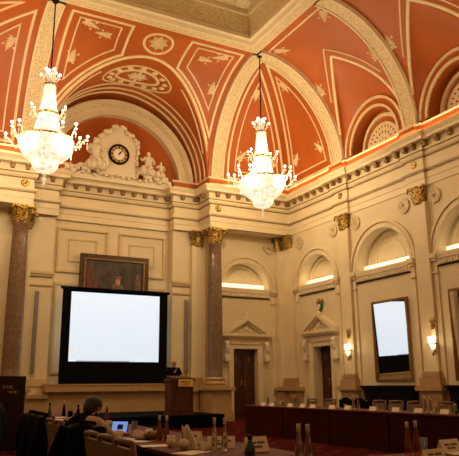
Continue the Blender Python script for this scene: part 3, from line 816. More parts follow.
# ------------------------------------------------------------------ doors
def doorway(fr, u, dep, n_, parent_label=None):
    w_, h_ = doorW, doorH
    d = MB(fr)
    d.box(u-w_+.0, u+w_, dep-.04, dep+.02, 0, h_)
    do = d.build('door_%d' % n_, M['wood']); do['kind'] = 'structure'
    pn = MB(fr)
    for s0, s1 in ((u-w_+.07, u-.05), (u+.05, u+w_-.07)):
        for z0, z1 in ((.15, .75), (.85, 1.05), (1.15, 2.0), (2.1, h_-.1)):
            rect_mould(pn, s0, s1, z0, z1, .035, .025, dep-.04)
    pn.box(u-.012, u+.012, dep-.06, dep-.04, 0, h_)
    pn.build('door_panel', M['wood'], do)
    k_ = MB(fr); k_.box(u-.10, u-.05, dep-.07, dep-.04, 1.28, 1.52); k_.box(u+.05, u+.10, dep-.07, dep-.04, 1.28, 1.52); k_.build('door_handle', M['gold'], do)
    k_ = MB(fr)
    for uu in (u-w_*.55, u+w_*.5): k_.box(uu-.03, uu+.03, dep-.06, dep-.04, 2.22, 2.42)
    k_.build('number_plate', M['frame'], do)
    a = MB(fr); W1 = w_+.26
    for s_ in (-1, 1):
        x0, x1 = sorted((u+s_*w_, u+s_*(w_+.20))); a.box(x0, x1, -.06, 0, 0, h_+.20)
        x0, x1 = sorted((u+s_*(w_+.15), u+s_*(w_+.22))); a.box(x0, x1, -.10, 0, 0, h_+.24)
    a.box(u-w_, u+w_, -.06, 0, h_, h_+.20); a.box(u-W1, u+W1, -.10, 0, h_+.18, h_+.26); a.box(u-W1, u+W1, -.06, 0, h_+.26, h_+.44)
    ao = a.build('door_frame', M['cream'], do)
    c_ = MB(fr)
    for s_ in (-1, 1):            # scrolled consoles
        uc = u+s_*(w_+.36)
        for i in range(9):
            t_ = i/8; c_.box(uc-.09, uc+.09, -.10-.13*abs(math.sin(PI*(t_*1.35+.15)))-.04*(1-t_), 0, h_+.28-.085*(i+1)-.0, h_+.30-.085*i)
        c_.ball(uc, -.20, h_+.18, .10, .08, .10); c_.ball(uc, -.12, h_-.48, .08, .08, .10)
    c_.build('console_bracket', M['porcelain'], do)
    p = MB(fr); zp = h_+.42; Wp = w_+.58
    p.box(u-Wp+.08, u+Wp-.08, -.18, 0, zp, zp+.07); p.box(u-Wp, u+Wp, -.26, 0, zp+.07, zp+.18)
    pk = zp+.18+.56
    for s_ in (-1, 1):
        p.prism([(u+s_*Wp, zp+.18), (u+s_*Wp, zp+.24), (u, pk+.08), (u, pk-.04), (u+s_*(Wp-.26), zp+.18)], -.26, 0)
        p.prism([(u+s_*(Wp-.26), zp+.18), (u, pk-.04), (u, pk-.12), (u+s_*(Wp-.42), zp+.18)], -.18, 0)
    p.prism([(u-Wp+.3, zp+.18), (u+Wp-.3, zp+.18), (u, pk-.1)], -.06, 0)
    p.build('pediment', M['cream'], do)
    g = MB(fr)
    for i, (x, z_, r) in enumerate([(0, .22, .09), (-.16, .14, .07), (.16, .14, .07), (-.3, .09, .05), (.3, .09, .05), (0, .36, .05)]): g.ball(u+x, -.09, zp+.16+z_, r, .05, r)
    for x, z_, r in ((0, .10, .09), (0, .24, .06), (-.12, .06, .05), (.12, .06, .05)): g.ball(u+x, -.12, pk+z_, r, .06, r)
    g.build('carved_crest', M['porcelain'], do)
doorway(fa, doorA_x, .28, 1); doorway(fc, doorC_u, .38, 2)
# coat of arms above the right doorway
t = empty('coat_of_arms', (0, -doorC_u-.02, 4.30), 0, 'small painted gold and green coat of arms above the right doorway', 'crest')
g = MB(); g.prism([(0, 0)]*0 or [(-.08, 0), (-.08, -.01)], 0, 0) if False else None
g = MB(lambda a, b, c: (b, a, c)); g.prism([(-.14, .0), (.14, .0), (.14, -.16), (0, -.30), (-.14, -.16)], -.10, 0); g.build('shield', mat('green_enamel', (.03, .16, .08), .4, noise=.3), t)
g = MB(); g.ball(-.07, 0, .10, .07, .12, .10); g.ball(-.07, -.14, .08, .05, .06, .12); g.ball(-.07, .14, .08, .05, .06, .12); g.box(-.09, 0, -.15, .15, 0, .05); g.build('gold_helm', M['gold'], t)
g = MB(); g.box(-.12, -.08, -.07, .07, -.14, -.02); g.build('white_charge', M['cloth'], t)

# lunette uplights
def uplight(fr, uc, r, lab):
    d = MB(fr); d.box(uc-r+.06, uc+r-.06, .30, .38, 5.16, 5.38)
    o = d.build('lunette_uplight', M['slot']); tag(o, lab, 'uplight', 'strip uplights in the wall lunettes')
uplight(fc, 1.78, 1.12, 'glowing strip light in the niche above the right doorway')
uplight(fc, 5.57, 1.33, 'glowing strip light in the niche above the tall mirror')
uplight(fc, 9.43, 1.33, 'glowing strip light in the rightmost wall niche')
uplight(fa, -1.75, 1.12, 'glowing strip light in the niche above the left double doorway')
for y, r in ((-1.78, 1.0), (-5.57, 1.2), (-9.43, 1.2)): light('niche_light', 'AREA', (.16, y, 5.24), 2.2, size=.1, sizey=2*r, rot=(PI, 0, 0), col=(1, .84, .58))
light('niche_light', 'AREA', (-1.75, YB+.16, 5.24), 2.0, size=2.0, sizey=.1, rot=(PI, 0, 0), col=(1, .84, .58))

# ------------------------------------------------------------------ clock group
clk = t = empty('mantel_clock', (XC-.13, 1.15, 8.97), 0, 'large white carved plaster clock in front of the arched lunette', 'clock')
b_ = MB()
b_.box(-2.35, 2.35, -.20, .35, 0, .16); b_.box(-2.2, 2.2, -.12, .35, .16, .28)
prof = [(-.74, .28), (-.74, 1.5), (-.82, 1.62), (-.78, 1.86), (-.55, 1.95), (-.5, 2.12), (-.28, 2.2), (-.2, 2.35), (0, 2.42), (.2, 2.35), (.28, 2.2), (.5, 2.12), (.55, 1.95), (.78, 1.86), (.82, 1.62), (.74, 1.5), (.74, .28)]
b_.prism(prof, -.14, .3)
b_.prism([(x*.86, .3+(z-.28)*.9) for x, z in prof], -.20, -.1)
b_.build('clock_case', M['porcelain'], t)
sc_ = MB()
for s_ in (-1, 1):
    for i in range(7): sc_.ball(s_*(.12+.11*i), -.18, 2.36-.085*i+.05*math.sin(i*2), .10, .08, .09)
    for i in range(6): sc_.ball(s_*(.80+.03*math.sin(i*1.7)), -.14, .45+.24*i, .08, .09, .12)
    for i in range(10): sc_.ball(s_*(.9+.14*i), -.16, .36+.10*math.sin(i*1.9)+.25*max(0, (6-i)/6), .13, .12, .12+.03*math.sin(i))
    sc_.tube([(s_*.9, -.1, .75), (s_*1.2, -.1, .62), (s_*1.6, -.1, .5), (s_*2.1, -.1, .33)], .12, 6, .05)
for i in range(13): sc_.ball(-1.4+.23*i, -.22, .24+.05*math.sin(i*2.3), .10, .07, .07)
sc_.build('carved_scrolls', M['porcelain'], t)
cz = 1.17
def disc(mb, r0, r1, y0, y1, z_, n_=40):
    A = [(r0*math.cos(a), y0, z_+r0*math.sin(a)) for a in lin(0, 2*PI, n_+1)[:-1]]; B = [(r1*math.cos(a), y0, z_+r1*math.sin(a)) for a in lin(0, 2*PI, n_+1)[:-1]]
    A2 = [(p_[0], y1, p_[2]) for p_ in A]; B2 = [(p_[0], y1, p_[2]) for p_ in B]
    fs = []
    for i in range(n_):
        j = (i+1) % n_; fs += [(i, j, n_+j, n_+i), (n_+i, n_+j, 3*n_+j, 3*n_+i), (i, 2*n_+i, 2*n_+j, j)]
    mb.add(A+B+A2+B2, fs)
c_ = MB(); disc(c_, .345, .42, -.27, -.15, cz); c_.build('bezel', M['blackm'], t)
c_ = MB(); disc(c_, .22, .345, -.245, -.2, cz); co = c_.build('chapter_ring', mat('gold_dial', (.62, .40, .10), .4, .3, noise=.2), t)
c_ = MB(); disc(c_, .001, .22, -.24, -.2, cz); c_.build('dial', mat('white_dial', (.85, .80, .68), .5, noise=.05), t)
for i in range(12):
    c_ = MB(); a = 2*PI*i/12; Mx = Matrix.Translation((.285*math.sin(a), -.25, cz+.285*math.cos(a))) @ Matrix.Rotation(a, 4, 'Y')
    for k in ((-1, 0, 1) if i % 3 == 0 else (-.6, .6)): c_.obox(Mx @ Matrix.Translation((k*.022, 0, 0)), .012, .014, .085)
    c_.obox(Mx @ Matrix.Translation((0, 0, .042)), .06, .012, .008); c_.build('numeral', M['blackm'], co)
c_ = MB()
for a, L, w_ in ((math.radians(36), .25, .03), (math.radians(33), .17, .045)):
    Mx = Matrix.Translation((0, -.262, cz)) @ Matrix.Rotation(a, 4, 'Y') @ Matrix.Translation((0, 0, L/2-.03)); c_.obox(Mx, w_, .012, L)
c_.lathe([(.03, -.01), (.03, .01)], 0, -.26, cz, 10); c_.build('hands', M['blackm'], t)

def skin_mesh(name, J, E, R, mat_, parent=None, sub=2, root=0):
    me = bpy.data.meshes.new(name); me.from_pydata([tuple(p) for p in J], E, []); o = bpy.data.objects.new(name+'_tmp', me); C.objects.link(o)
    sk = o.modifiers.new('s', 'SKIN'); sk.use_smooth_shade = True
    for i, r in enumerate(R):
        v = me.skin_vertices[0].data[i]; v.radius = (r, r) if not isinstance(r, tuple) else r; v.use_root = (i == root)
    sb_ = o.modifiers.new('u', 'SUBSURF'); sb_.levels = sub; sb_.render_levels = sub
    dg_ = bpy.context.evaluated_depsgraph_get(); dg_.update()
    m2 = bpy.data.meshes.new_from_object(o.evaluated_get(dg_)); bpy.data.objects.remove(o)
    m2.name = name; m2.materials.clear(); m2.materials.append(mat_)
    for p in m2.polygons: p.use_smooth = True
    q = bpy.data.objects.new(name, m2); C.objects.link(q)
    if parent is not None: q.parent = parent
    return q
def statue(name, loc, sgn, s_, lab):
    """seated plaster figure leaning on the clock case; sgn = side of the clock it faces"""
    J = [(0, 0, .30), (0, 0, .50), (-.02, 0, .72), (-.02, 0, .86), (0, -.02, 1.0), (.01, -.03, 1.10),      # pelvis spine neck head crown
         (.16, -.02, .80), (.30, -.10, .62), (.42, -.12, .74), (-.18, -.02, .80), (-.28, -.06, .58), (-.14, -.20, .46),
         (.12, -.10, .28), (.34, -.26, .32), (.36, -.24, .06), (-.12, -.10, .28), (.06, -.36, .26), (.10, -.32, 0)]
    J = [(x*sgn*s_, y*s_, z*s_) for x, y, z in J]
    E_ = [(0, 1), (1, 2), (2, 3), (3, 4), (4, 5), (2, 6), (6, 7), (7, 8), (2, 9), (9, 10), (10, 11), (0, 12), (12, 13), (13, 14), (0, 15), (15, 16), (16, 17)]
    R_ = [.17, .14, .16, .06, .10, .07, .075, .055, .04, .075, .055, .04, .11, .085, .055, .11, .085, .055]
    R_ = [r*s_ for r in R_]
    t_ = skin_mesh(name, J, E_, R_, M['porcelain'], clk); t_.location = Vector(loc)-clk.location; t_['label'] = lab
    d = MB()
    for i in range(9):
        a = i*.7; d.ball(sgn*s_*(.05+.22*math.cos(a)), s_*(-.08+.12*math.sin(a)), s_*.14, s_*.16, s_*.12, s_*.18)
    d.build('drapery', M['porcelain'], t_)
statue('carved_figure', (XC-1.07, .98, 9.40), 1, 1.20, 'white carved figure seated left of the clock')
statue('carved_figure', (XC+1.12, .98, 9.46), -1, .92, 'white carved figure seated immediately right of the clock')
statue('carved_figure', (XC+1.66, .98, 9.44), -1, .62, 'small white carved child at far right of the clock')

# ------------------------------------------------------------------ chandeliers
def chandelier(loc, lab, ztop):
    t_ = empty('chandelier', loc, 0, lab, 'chandelier', 'crystal chandeliers')
    L = lambda *a, **k: MB().lathe(*a, **k)
    zt = 0
    ch = MB(); ch.tube([(0, 0, ztop-.02), (0, 0, .2)], .022, 6); ch.lathe([(.12, 0), (.1, -.05), (.03, -.12)], 0, 0, ztop, 12); ch.build('chain', M['blackm'], t_)
    cr = MB()
    for i in range(8):
        a = 2*PI*i/8; c, s2 = math.cos(a), math.sin(a)
        cr.tube([(.14*c, .14*s2, -.12), (.20*c, .20*s2, -.02), (.25*c, .25*s2, .08), (.31*c, .31*s2, .06)], .016, 5)
        cr.ball(.25*c, .25*s2, .13, .03)
        cr.tube([(.08*c, .08*s2, -.05), (.14*c, .14*s2, .22), (.10*c, .10*s2, .34)], .016, 5)
    cr.lathe([(.10, -.2), (.16, -.12), (.10, -.04), (.05, .1), (.02, .2)], n=16); cr.build('crown', M['crysd'], t_)
    for i in range(8):
        a = 2*PI*(i+.5)/8; MB().ball((.28 if i % 2 else .17)*math.cos(a), (.28 if i % 2 else .17)*math.sin(a), .16 if i % 2 else .30, .042).build('bulb', M['bulb'], t_)
    def ringz(nm, r, z_):
        rings = MB(); rings.lathe([(r-.02, z_-.035), (r+.02, z_-.03), (r+.025, z_+.02), (r-.02, z_+.035)], n=28); rings.build(nm, M['gold'], t_)
    ringz('neck_ring', .19, -.20); ringz('middle_ring', .29, -1.14); ringz('bowl_ring', .80, -2.0)
    fl_ = lambda n_: (lambda a, z_: 1+.022*math.cos(n_*a))
    L([(.17, -.22), (.19, -.5), (.22, -.8), (.27, -1.12)], n=48, fn=fl_(16)).build('upper_tier', M['crystal'], t_)
    L([(.27, -1.16), (.32, -1.4), (.39, -1.7), (.46, -1.98)], n=48, fn=fl_(16)).build('middle_tier', M['crystal'], t_)
    L([(.80, -2.0), (.80, -2.08), (.76, -2.28), (.67, -2.46), (.53, -2.60), (.40, -2.66), (.39, -2.72), (.36, -2.84), (.28, -2.95), (.14, -3.01), (.04, -3.03)], n=64, fn=fl_(24)).build('bowl', M['crystal'], t_)
    L([(.02, -3.02), (.06, -3.08), (.03, -3.14), (.07, -3.22), (.02, -3.30), (.04, -3.38), (.01, -3.46)], n=12).build('pendant', M['crysd'], t_)
    for (n_, r0, z0, r1, tip, sc2) in ((12, .74, -2.03, 1.20, -1.86, 1), (6, .28, -1.16, .56, -1.02, .7)):
        for i in range(n_):
            a = 2*PI*(i+.3)/n_; c, s2 = math.cos(a), math.sin(a)
            R2 = r1*(1 if i % 2 else .88); zz = tip+(.16 if i % 2 == 0 else 0)*sc2
            ar = MB(); pts = []
            for k in range(11):
                q = k/10; r = r0+(R2-r0)*q; zq = z0+(zz-.16*sc2-z0)*q-.17*sc2*math.sin(PI*q*1.5)*(1 if q < .67 else .6); pts.append((r*c, r*s2, zq))
            ar.tube(pts, .016, 5); ar.lathe([(.01, -.13*sc2), (.06*sc2, -.10*sc2), (.05*sc2, -.08*sc2), (.015, -.07), (.015, 0)], R2*c, R2*s2, zz, 10)
            for k in (3, 6, 8): p = pts[k]; ar.ball(p[0], p[1], p[2]-.07, .018, .018, .05, 6, 4)
            for k in range(3): ar.ball(R2*c, R2*s2, zz-.20-.07*k, .018, .018, .03, 6, 4)
            ao = ar.build('arm', M['crysd'], t_)
            MB().ball(R2*c, R2*s2, zz+.04, .042*(1 if sc2 == 1 else .85)).build('bulb', M['bulb'], ao)
    return t_
M['crysd'] = mat('cut_glass', (.62, .52, .36), .15, .2, emit=.22, ecol=(1, .82, .55), noise=.3, nscale=30)
ZC = 10.45
for x, y, lab, dz in ((-3.50, -3.6, 'tiered crystal chandelier near the ceiling corner at the right', -.14), (-11.02, -3.6, 'tiered crystal chandelier at the left in front of the carved clock', 0)):
    chandelier((x, y, ZC+dz), lab, ZF-.06-ZC-dz)
    for zz, p_ in ((ZC-1.0, 85), (ZC-2.2, 320)):
        for k in range(4):
            a = k*PI/2+.5; light('chandelier_light', 'POINT', (x+1.0*math.cos(a), y+1.0*math.sin(a), zz), p_/4, size=.12)

# ------------------------------------------------------------------ wall sconces
def sconce(yc, lab, lab2):
    t_ = empty('wall_sconce', (-.15, yc, 2.44), 0, lab, 'wall lamp', 'wall sconces on the pilasters')
    b2 = MB(); b2.box(-.03, 0, -.06, .06, -.28, .16); b2.box(-.20, -.02, -.16, .16, -.02, .01); b2.ball(-.10, 0, -.30, .03, .03, .06); b2.build('backplate', M['gold'], t_)
    for s_ in (-1, 1):
        MB().lathe([(.03, .01), (.05, .08), (.06, .17), (.05, .22)], -.11, s_*.08, 0, 14).build('lamp_shade', M['shade'], t_)
    MB().lathe([(.02, -.17), (.06, -.11), (.09, -.03)], -.10, 0, 0, 14).build('glass_bowl', M['shade'], t_)
    light('sconce_light', 'POINT', (-.42, yc, 2.52), 6, size=.08, col=(1, .70, .36))
    t2 = empty('gilt_wall_ornament', (-.15, yc, 3.0), 0, lab2, 'ornament', 'gilt ornaments above the sconces')
    o = MB(); o.ball(-.04, 0, -.06, .04, .09, .09); o.ball(-.03, 0, .06, .03, .05, .09)
    o.tube([(-.03, -.02, .0), (-.03, -.10, .12), (-.03, -.06, .20)], .02, 5); o.tube([(-.03, .02, .0), (-.03, .10, .12), (-.03, .06, .20)], .02, 5)
    o.build('scroll', M['gold'], t2)
sconce(-3.80, 'lit wall sconce on the pilaster beside the right doorway', 'small gilt scroll ornament above the sconce beside the doorway')
sconce(-7.80, 'lit wall sconce on the pilaster right of the tall mirror', 'small gilt scroll ornament above the sconce right of the mirror')

# ------------------------------------------------------------------ mirror and fireplace
def mirror_and_fire(yc, l1, l2, yf):
    t_ = empty('wall_mirror', (0, yc, 0), 0, l1, 'mirror', 'tall gilt mirrors on the right wall')
    z0, z1, hw_ = 1.38, 3.97, .82
    f_ = MB()
    for a in (0,):
        f_.box(-.08, -.0, -hw_, -hw_+.06, z0, z1); f_.box(-.08, 0, hw_-.06, hw_, z0, z1); f_.box(-.08, 0, -hw_+.06, hw_-.06, z1-.06, z1); f_.box(-.08, 0, -hw_+.06, hw_-.06, z0, z0+.06)
        f_.box(-.10, -.02, -hw_-.03, -hw_+.02, z0-.02, z1+.03); f_.box(-.10, -.02, hw_-.02, hw_+.03, z0-.02, z1+.03); f_.box(-.10, -.02, -hw_, hw_, z1-.02, z1+.03)
    f_.build('gilt_frame', M['frame'], t_)
    g_ = MB(); g_.box(-.06, 0, -hw_+.05, hw_-.05, z0+.05, z1-.05); lg = g_.build('looking_glass', M['mirror'], t_); lg.location = (.080, 0, 0); lg.rotation_euler = (0, math.radians(-1.9), 0)
    t2 = empty('fireplace', (0, yf, 0), 0, l2, 'fireplace', 'dark fireplaces along the right wall')
    b2 = MB(); b2.box(-.40, 0, -1.20, 1.20, 1.16, 1.24); b2.box(-.35, 0, -1.15, 1.15, 1.10, 1.16); b2.box(-.30, 0, -1.12, 1.12, .92, 1.10); b2.build('mantel_shelf', M['blackm'], t2)
    b2 = MB()
    for s_ in (-1, 1):
        x0, x1 = sorted((s_*1.10, s_*.78)); b2.box(-.30, 0, x0, x1, 0, .92); b2.box(-.33, -.30, x0+.05, x1-.05, .12, .86)
    b2.box(-.26, 0, -.78, .78, .76, .92); b2.build('surround', M['blackm'], t2)
    b2 = MB(); b2.box(-.08, 0, -.78, .78, 0, .76); b2.build('hearth_opening', M['black'], t2)
    b2 = MB(); 
    for i in range(9): b2.box(-.24, -.22, -.4+.1*i-.01, -.4+.1*i+.01, .06, .3)
    b2.box(-.25, -.21, -.45, .45, .28, .31); b2.build('grate', M['bronze'], t2)
mirror_and_fire(-5.84, 'tall gilt-framed mirror reflecting the projection screen', 'black marble fireplace beneath the mirror that reflects the screen', -5.72)
mirror_and_fire(-9.28, 'tall gilt-framed mirror cut off at the right edge of the photo', 'black marble fireplace at the far right edge of the photo', -9.45)

# ================================================================== STAGE, SCREEN, LECTERN
st = MB(); st.box(-8.9, -4.9, -3.3, .40, .34, .40); t = empty('stage', (0, 0, 0), 0, 'low black stage platform in front of the projection screen', 'stage')
st.build('deck', M['black'], t)
sk = MB(); n_ = 60
def drape(mb, x0, y0, x1, y1, z0, z1, amp=.015, wl=.12):
    L = math.hypot(x1-x0, y1-y0); k = max(4, int(L/(wl/4))); tx, ty = (x1-x0)/L, (y1-y0)/L; nx, ny = ty, -tx; P = []
    for i in range(k+1):
        s_ = L*i/k; o = amp*math.sin(2*PI*s_/wl)
        for z_, q in ((z0, 1.3), ((z0+z1)/2, 1), (z1, .2)): P.append((x0+tx*s_+nx*o*q, y0+ty*s_+ny*o*q, z_))
    mb.add(P, [(i*3+j, i*3+3+j, i*3+4+j, i*3+1+j) for i in range(k) for j in range(2)], True)
drape(sk, -8.9, -3.3, -4.9, -3.3, 0, .36); sk.build('skirt', M['black'], t)
sk = MB(); drape(sk, -4.9, -3.3, -4.9, .40, 0, .36); sk.build('skirt', M['black'], t)
sk = MB(); sk.box(-8.9, -8.86, -3.28, .40, 0, .34); sk.build('side_panel', M['black'], t)

t = empty('projection_screen', (-7.16, 1.0, 1.37), 0, 'large projection screen showing a plain pale blue slide, with black border', 'screen')
b_ = MB()
b_.box(-2.03, -1.72, 0, .03, 0, 3.36); b_.box(1.70, 2.03, 0, .03, 0, 3.36); b_.box(-1.72, 1.70, 0, .03, 3.27, 3.36); b_.box(-1.72, 1.70, 0, .03, 0, .78)
b_.build('black_border', M['black'], t)
MB().box(-2.10, 2.10, -.06, .08, 3.36, 3.44).build('top_casing', M['black'], t)
MB().box(-1.72, 1.70, .005, .02, .78, 3.27).build('image', M['screen'], t)
MB().box(-1.66, -1.56, -.004, .006, 1.12, 1.22).build('slide_logo', mat('slide_logo', (.75, .62, .35), .6, emit=.5, ecol=(.9, .75, .45)), t)
MB().box(-1.45, .55, -.004, .006, .785, .81).build('slide_footer', mat('slide_footer', (.25, .2, .35), .6, emit=.15, ecol=(.5, .4, .6)), t)

# painting partly hidden behind the screen
t = empty('painting', (-7.16, 1.5, 3.55), 0, 'dark framed portrait painting partly hidden behind the projection screen', 'painting'); t.rotation_euler = (math.radians(1.5), 0, 0)
f_ = MB(); W_, H_ = 1.36, 2.62
for a, b, c, d in ((-W_, W_, H_-.16, H_), (-W_, W_, 0, .16), (-W_, -W_+.16, .16, H_-.16), (W_-.16, W_, .16, H_-.16)): f_.box(a, b, -.08, .02, c, d)
f_.build('frame', M['pframe'] if 'pframe' in M else mat('dark_gilt_frame', (.07, .03, .01), .4, .3, noise=.4, nscale=10), t)
f_ = MB()
for a, b, c, d in ((-W_+.16, W_-.16, H_-.21, H_-.16), (-W_+.16, -W_+.22, .16, H_-.21), (W_-.22, W_-.16, .16, H_-.21)): f_.box(a, b, -.10, .02, c, d)
f_.build('gilt_slip', M['frame'], t)
MB().box(-W_+.2, W_-.2, -.02, .01, .16, H_-.18).build('canvas', M['oil'], t)
q = MB(); q.ball(.14, -.025, 1.62, .10, .012, .13, 12, 8); q.build('painted_face', mat('painted_flesh', (.42, .20, .10), .5, noise=.3, nscale=12), t)
q = MB(); q.ball(.14, -.022, 1.76, .16, .008, .10, 12, 6); q.ball(.14, -.022, 1.36, .26, .010, .2, 12, 6); q.ball(.95, -.022, 1.55, .12, .01, .45, 12, 6); q.build('painted_robe', mat('painted_robe', (.16, .08, .035), .5, noise=.5, nscale=8), t)
q = MB(); q.ball(-.95, -.022, 1.65, .16, .01, .62, 12, 6); q.ball(-.75, -.022, 1.4, .10, .01, .3, 12, 6); q.build('painted_curtain', mat('painted_curtain', (.13, .03, .012), .5, noise=.5, nscale=8), t)

# column loudspeakers on the piers
for x, lab in ((-4.27, 'slim grey column loudspeaker on the pier right of the projection screen'), (-10.08, 'slim grey column loudspeaker on the pier left of the projection screen')):
    t = empty('column_speaker', (x, 1.2, 1.75), 0, lab, 'loudspeaker', 'slim column loudspeakers')
    MB().box(-.065, .065, -.14, -.04, 0, 2.85, .01).build('speaker_body', M['greyp'], t)
    g_ = MB(); g_.box(-.05, .05, -.148, -.14, .04, 2.8); g_.build('grille', mat('speaker_grille', (.22, .19, .15), .7, noise=.3, nscale=40), t)
    g_ = MB(); g_.box(-.03, .03, -.06, 0, .3, .36); g_.box(-.03, .03, -.06, 0, 2.4, 2.46); g_.build('wall_bracket', M['greyp'], t)

# lectern
t = empty('lectern', (-6.28, -2.85, .40), 0, 'dark red wooden lectern with a yellow sign, standing on the stage', 'lectern')
b_ = MB(); b_.box(-.38, .38, -.25, .25, .06, 1.02, .01); b_.box(-.41, .41, -.28, .28, 0, .06); b_.build('body', M['lectern'], t)
b_ = MB()
b_.prism([(-.42, 1.02), (.42, 1.02), (.42, 1.10), (-.42, 1.10)], -.30, .28); b_.build('top', M['lectern'], t)
b_ = MB(lambda x, y, z: (x, y, z)); b_.add([(-.36, -.28, 1.10), (.36, -.28, 1.10), (.36, .24, 1.16), (-.36, .24, 1.16), (-.36, -.28, 1.12), (.36, -.28, 1.12), (.36, .24, 1.20), (-.36, .24, 1.20)], [(3, 2, 1, 0), (4, 5, 6, 7), (0, 1, 5, 4), (1, 2, 6, 5), (2, 3, 7, 6), (3, 0, 4, 7)]); b_.build('reading_board', M['lectern'], t)
b_ = MB(); rect_mould(b_, -.32, .32, .14, .74, .03, .012, -.25); b_.build('front_panel_moulding', M['lectern'], t)
so = MB().box(-.155, .335, -.318, -.29, .86, 1.075).build('sign', mat('yellow_sign', (.95, .68, .16), .5, noise=.05, emit=.0), t)
q = MB()
for i in range(9): q.box(-.10+.04*i, -.075+.04*i, -.322, -.318, .985, 1.02)
q.box(-.10, .26, -.322, -.318, .93, .942); q.box(-.04, .20, -.322, -.318, .90, .908); q.build('sign_lettering', M['dark'], so)
b_ = MB(); b_.tube([(.25, .05, 1.15), (.25, -.02, 1.30), (.24, -.10, 1.38)], .008, 6); b_.ball(.24, -.11, 1.39, .018); b_.build('microphone', M['black'], t)

# ================================================================== PEOPLE
def hand(J, E_, R_, wrist, root, dirv, upv, s_):
    """adds palm, four bent fingers and a side thumb to a skin graph"""
    d = Vector(dirv).normalized(); u_ = Vector(upv).normalized(); sd = d.cross(u_).normalized()*s_
    w_ = Vector(wrist); palm = w_+d*.05; J.append(palm); R_.append((.030, .018)); ip = len(J)-1; E_.append((root, ip))
    for k, (o, L) in enumerate(((-.030, .070), (-.010, .080), (.012, .074), (.032, .058))):
        a = palm+sd*o+d*.035; b = a+d*L*.5-u_*.004; c = b+d*L*.4-u_*.018
        i0 = len(J); J += [a, b, c]; R_ += [.010, .009, .007]; E_ += [(ip, i0), (i0, i0+1), (i0+1, i0+2)]
    a = w_+d*.03-sd*.040; b = a+d*.03-sd*.018; i0 = len(J); J += [a, b]; R_ += [.012, .009]; E_ += [(ip, i0), (i0, i0+1)]
def person(loc, rz, lab, P, cloth, bald, z_floor=0):
    t_ = empty('person', loc, rz, lab, 'person')
    J = [P['pelvis'], P['waist'], P['chest'], P['neck'], P['head'], P['crown']]; R_ = [.12, .11, .13, .053, .088, .076]
    E_ = [(0, 1), (1, 2), (2, 3), (3, 4), (4, 5)]
    for s_, k in ((1, 'L'), (-1, 'R')):
        sh, el, wr, hd_, hip, kn, an_, to = P['sh'+k], P['el'+k], P['wr'+k], P['hd'+k], P['hip'+k], P['kn'+k], P['an'+k], P['to'+k]
        i0 = len(J); J += [sh, el, wr]; R_ += [.055, .042, .028]; E_ += [(2, i0), (i0, i0+1), (i0+1, i0+2)]
        hand(J, E_, R_, wr, i0+2, hd_, (0, 0, 1), s_)
        i0 = len(J); J += [hip, kn, an_, to]; R_ += [.085, .058, .042, .032]; E_ += [(0, i0), (i0, i0+1), (i0+1, i0+2), (i0+2, i0+3)]
    body = skin_mesh('body', J, E_, R_, M['skin'], t_)
    V = Vector
    def garment(nm, keys, Ed, R2, m_): skin_mesh(nm, [P[k] for k in keys], Ed, R2, m_, t_)
    for nm, m_, kind in cloth:
        if kind == 'torso': garment(nm, ['pelvis', 'waist', 'chest', 'collar', 'vL', 'vR'], [(0, 1), (1, 2), (2, 3), (2, 4), (2, 5)], [.18, .18, .19, .08, .12, .12], m_)
        if kind == 'shirt': garment(nm, ['waist', 'chest', 'collar', 'shL', 'elL', 'wrL', 'shR', 'elR', 'wrR'], [(0, 1), (1, 2), (1, 3), (3, 4), (4, 5), (1, 6), (6, 7), (7, 8)], [.115, .12, .068, .072, .060, .044, .072, .060, .044], m_)
        if kind == 'coat': garment(nm, ['pelvis', 'waist', 'chest', 'collar', 'shL', 'elL', 'wrL', 'shR', 'elR', 'wrR'], [(0, 1), (1, 2), (2, 3), (2, 4), (4, 5), (5, 6), (2, 7), (7, 8), (8, 9)], [.17, .16, .17, .075, .095, .07, .05, .095, .07, .05], m_)
        if kind == 'legs': garment(nm, ['pelvis', 'hipL', 'knL', 'anL', 'hipR', 'knR', 'anR'], [(0, 1), (1, 2), (2, 3), (0, 4), (4, 5), (5, 6)], [.15, .11, .075, .058, .11, .075, .058], m_)
        if kind == 'shoes':
            for k in 'LR': garment('shoe', ['an'+k, 'to'+k], [(0, 1)], [.05, .045], m_)
    h = V(P['head']); f = V(P['face']).normalized(); u_ = (V(P['crown'])-h).normalized(); f = (f-u_*f.dot(u_)).normalized(); sd = u_.cross(f)
    def place(mb, o, r): mb.ball(o.x, o.y, o.z, *r)
    nb = MB(); c = h+f*.088+u_*.01; nb.ball(c.x, c.y, c.z, .014, .014, .022); c = h+f*.080-u_*.035
    for s_ in (-1, 1): e_ = h+sd*s_*.082+u_*.01; nb.ball(e_.x, e_.y, e_.z, .014, .014, .028)
    nb.build('nose_and_ears', M['skin'], body)
    for s_ in (-1, 1):
        eb = MB(); e_ = h+f*.076+u_*.025+sd*s_*.03; eb.ball(e_.x, e_.y, e_.z, .010); eb.build('eye', M['hair'], body)
    eb = MB(); e_ = h+f*.079-u_*.038; eb.ball(e_.x, e_.y, e_.z, .012, .020, .005); eb.build('mouth', mat('lips', (.30, .09, .06), .5), body)
    hb = MB()
    if not bald:
        c = h+u_*.045-f*.018; hb.ball(c.x, c.y, c.z, .098, .098, .092, 16, 10); c = h-f*.045-u_*.005; hb.ball(c.x, c.y, c.z, .078, .078, .088, 14, 8)
    else:
        for s_ in (-1, 0, 1):
            c = h-f*(.07 if s_ == 0 else .03)+sd*s_*.066-u_*.01; hb.ball(c.x, c.y, c.z, .024, .024, .03)
    hb.build('hair', M['hair'], t_)
    return t_
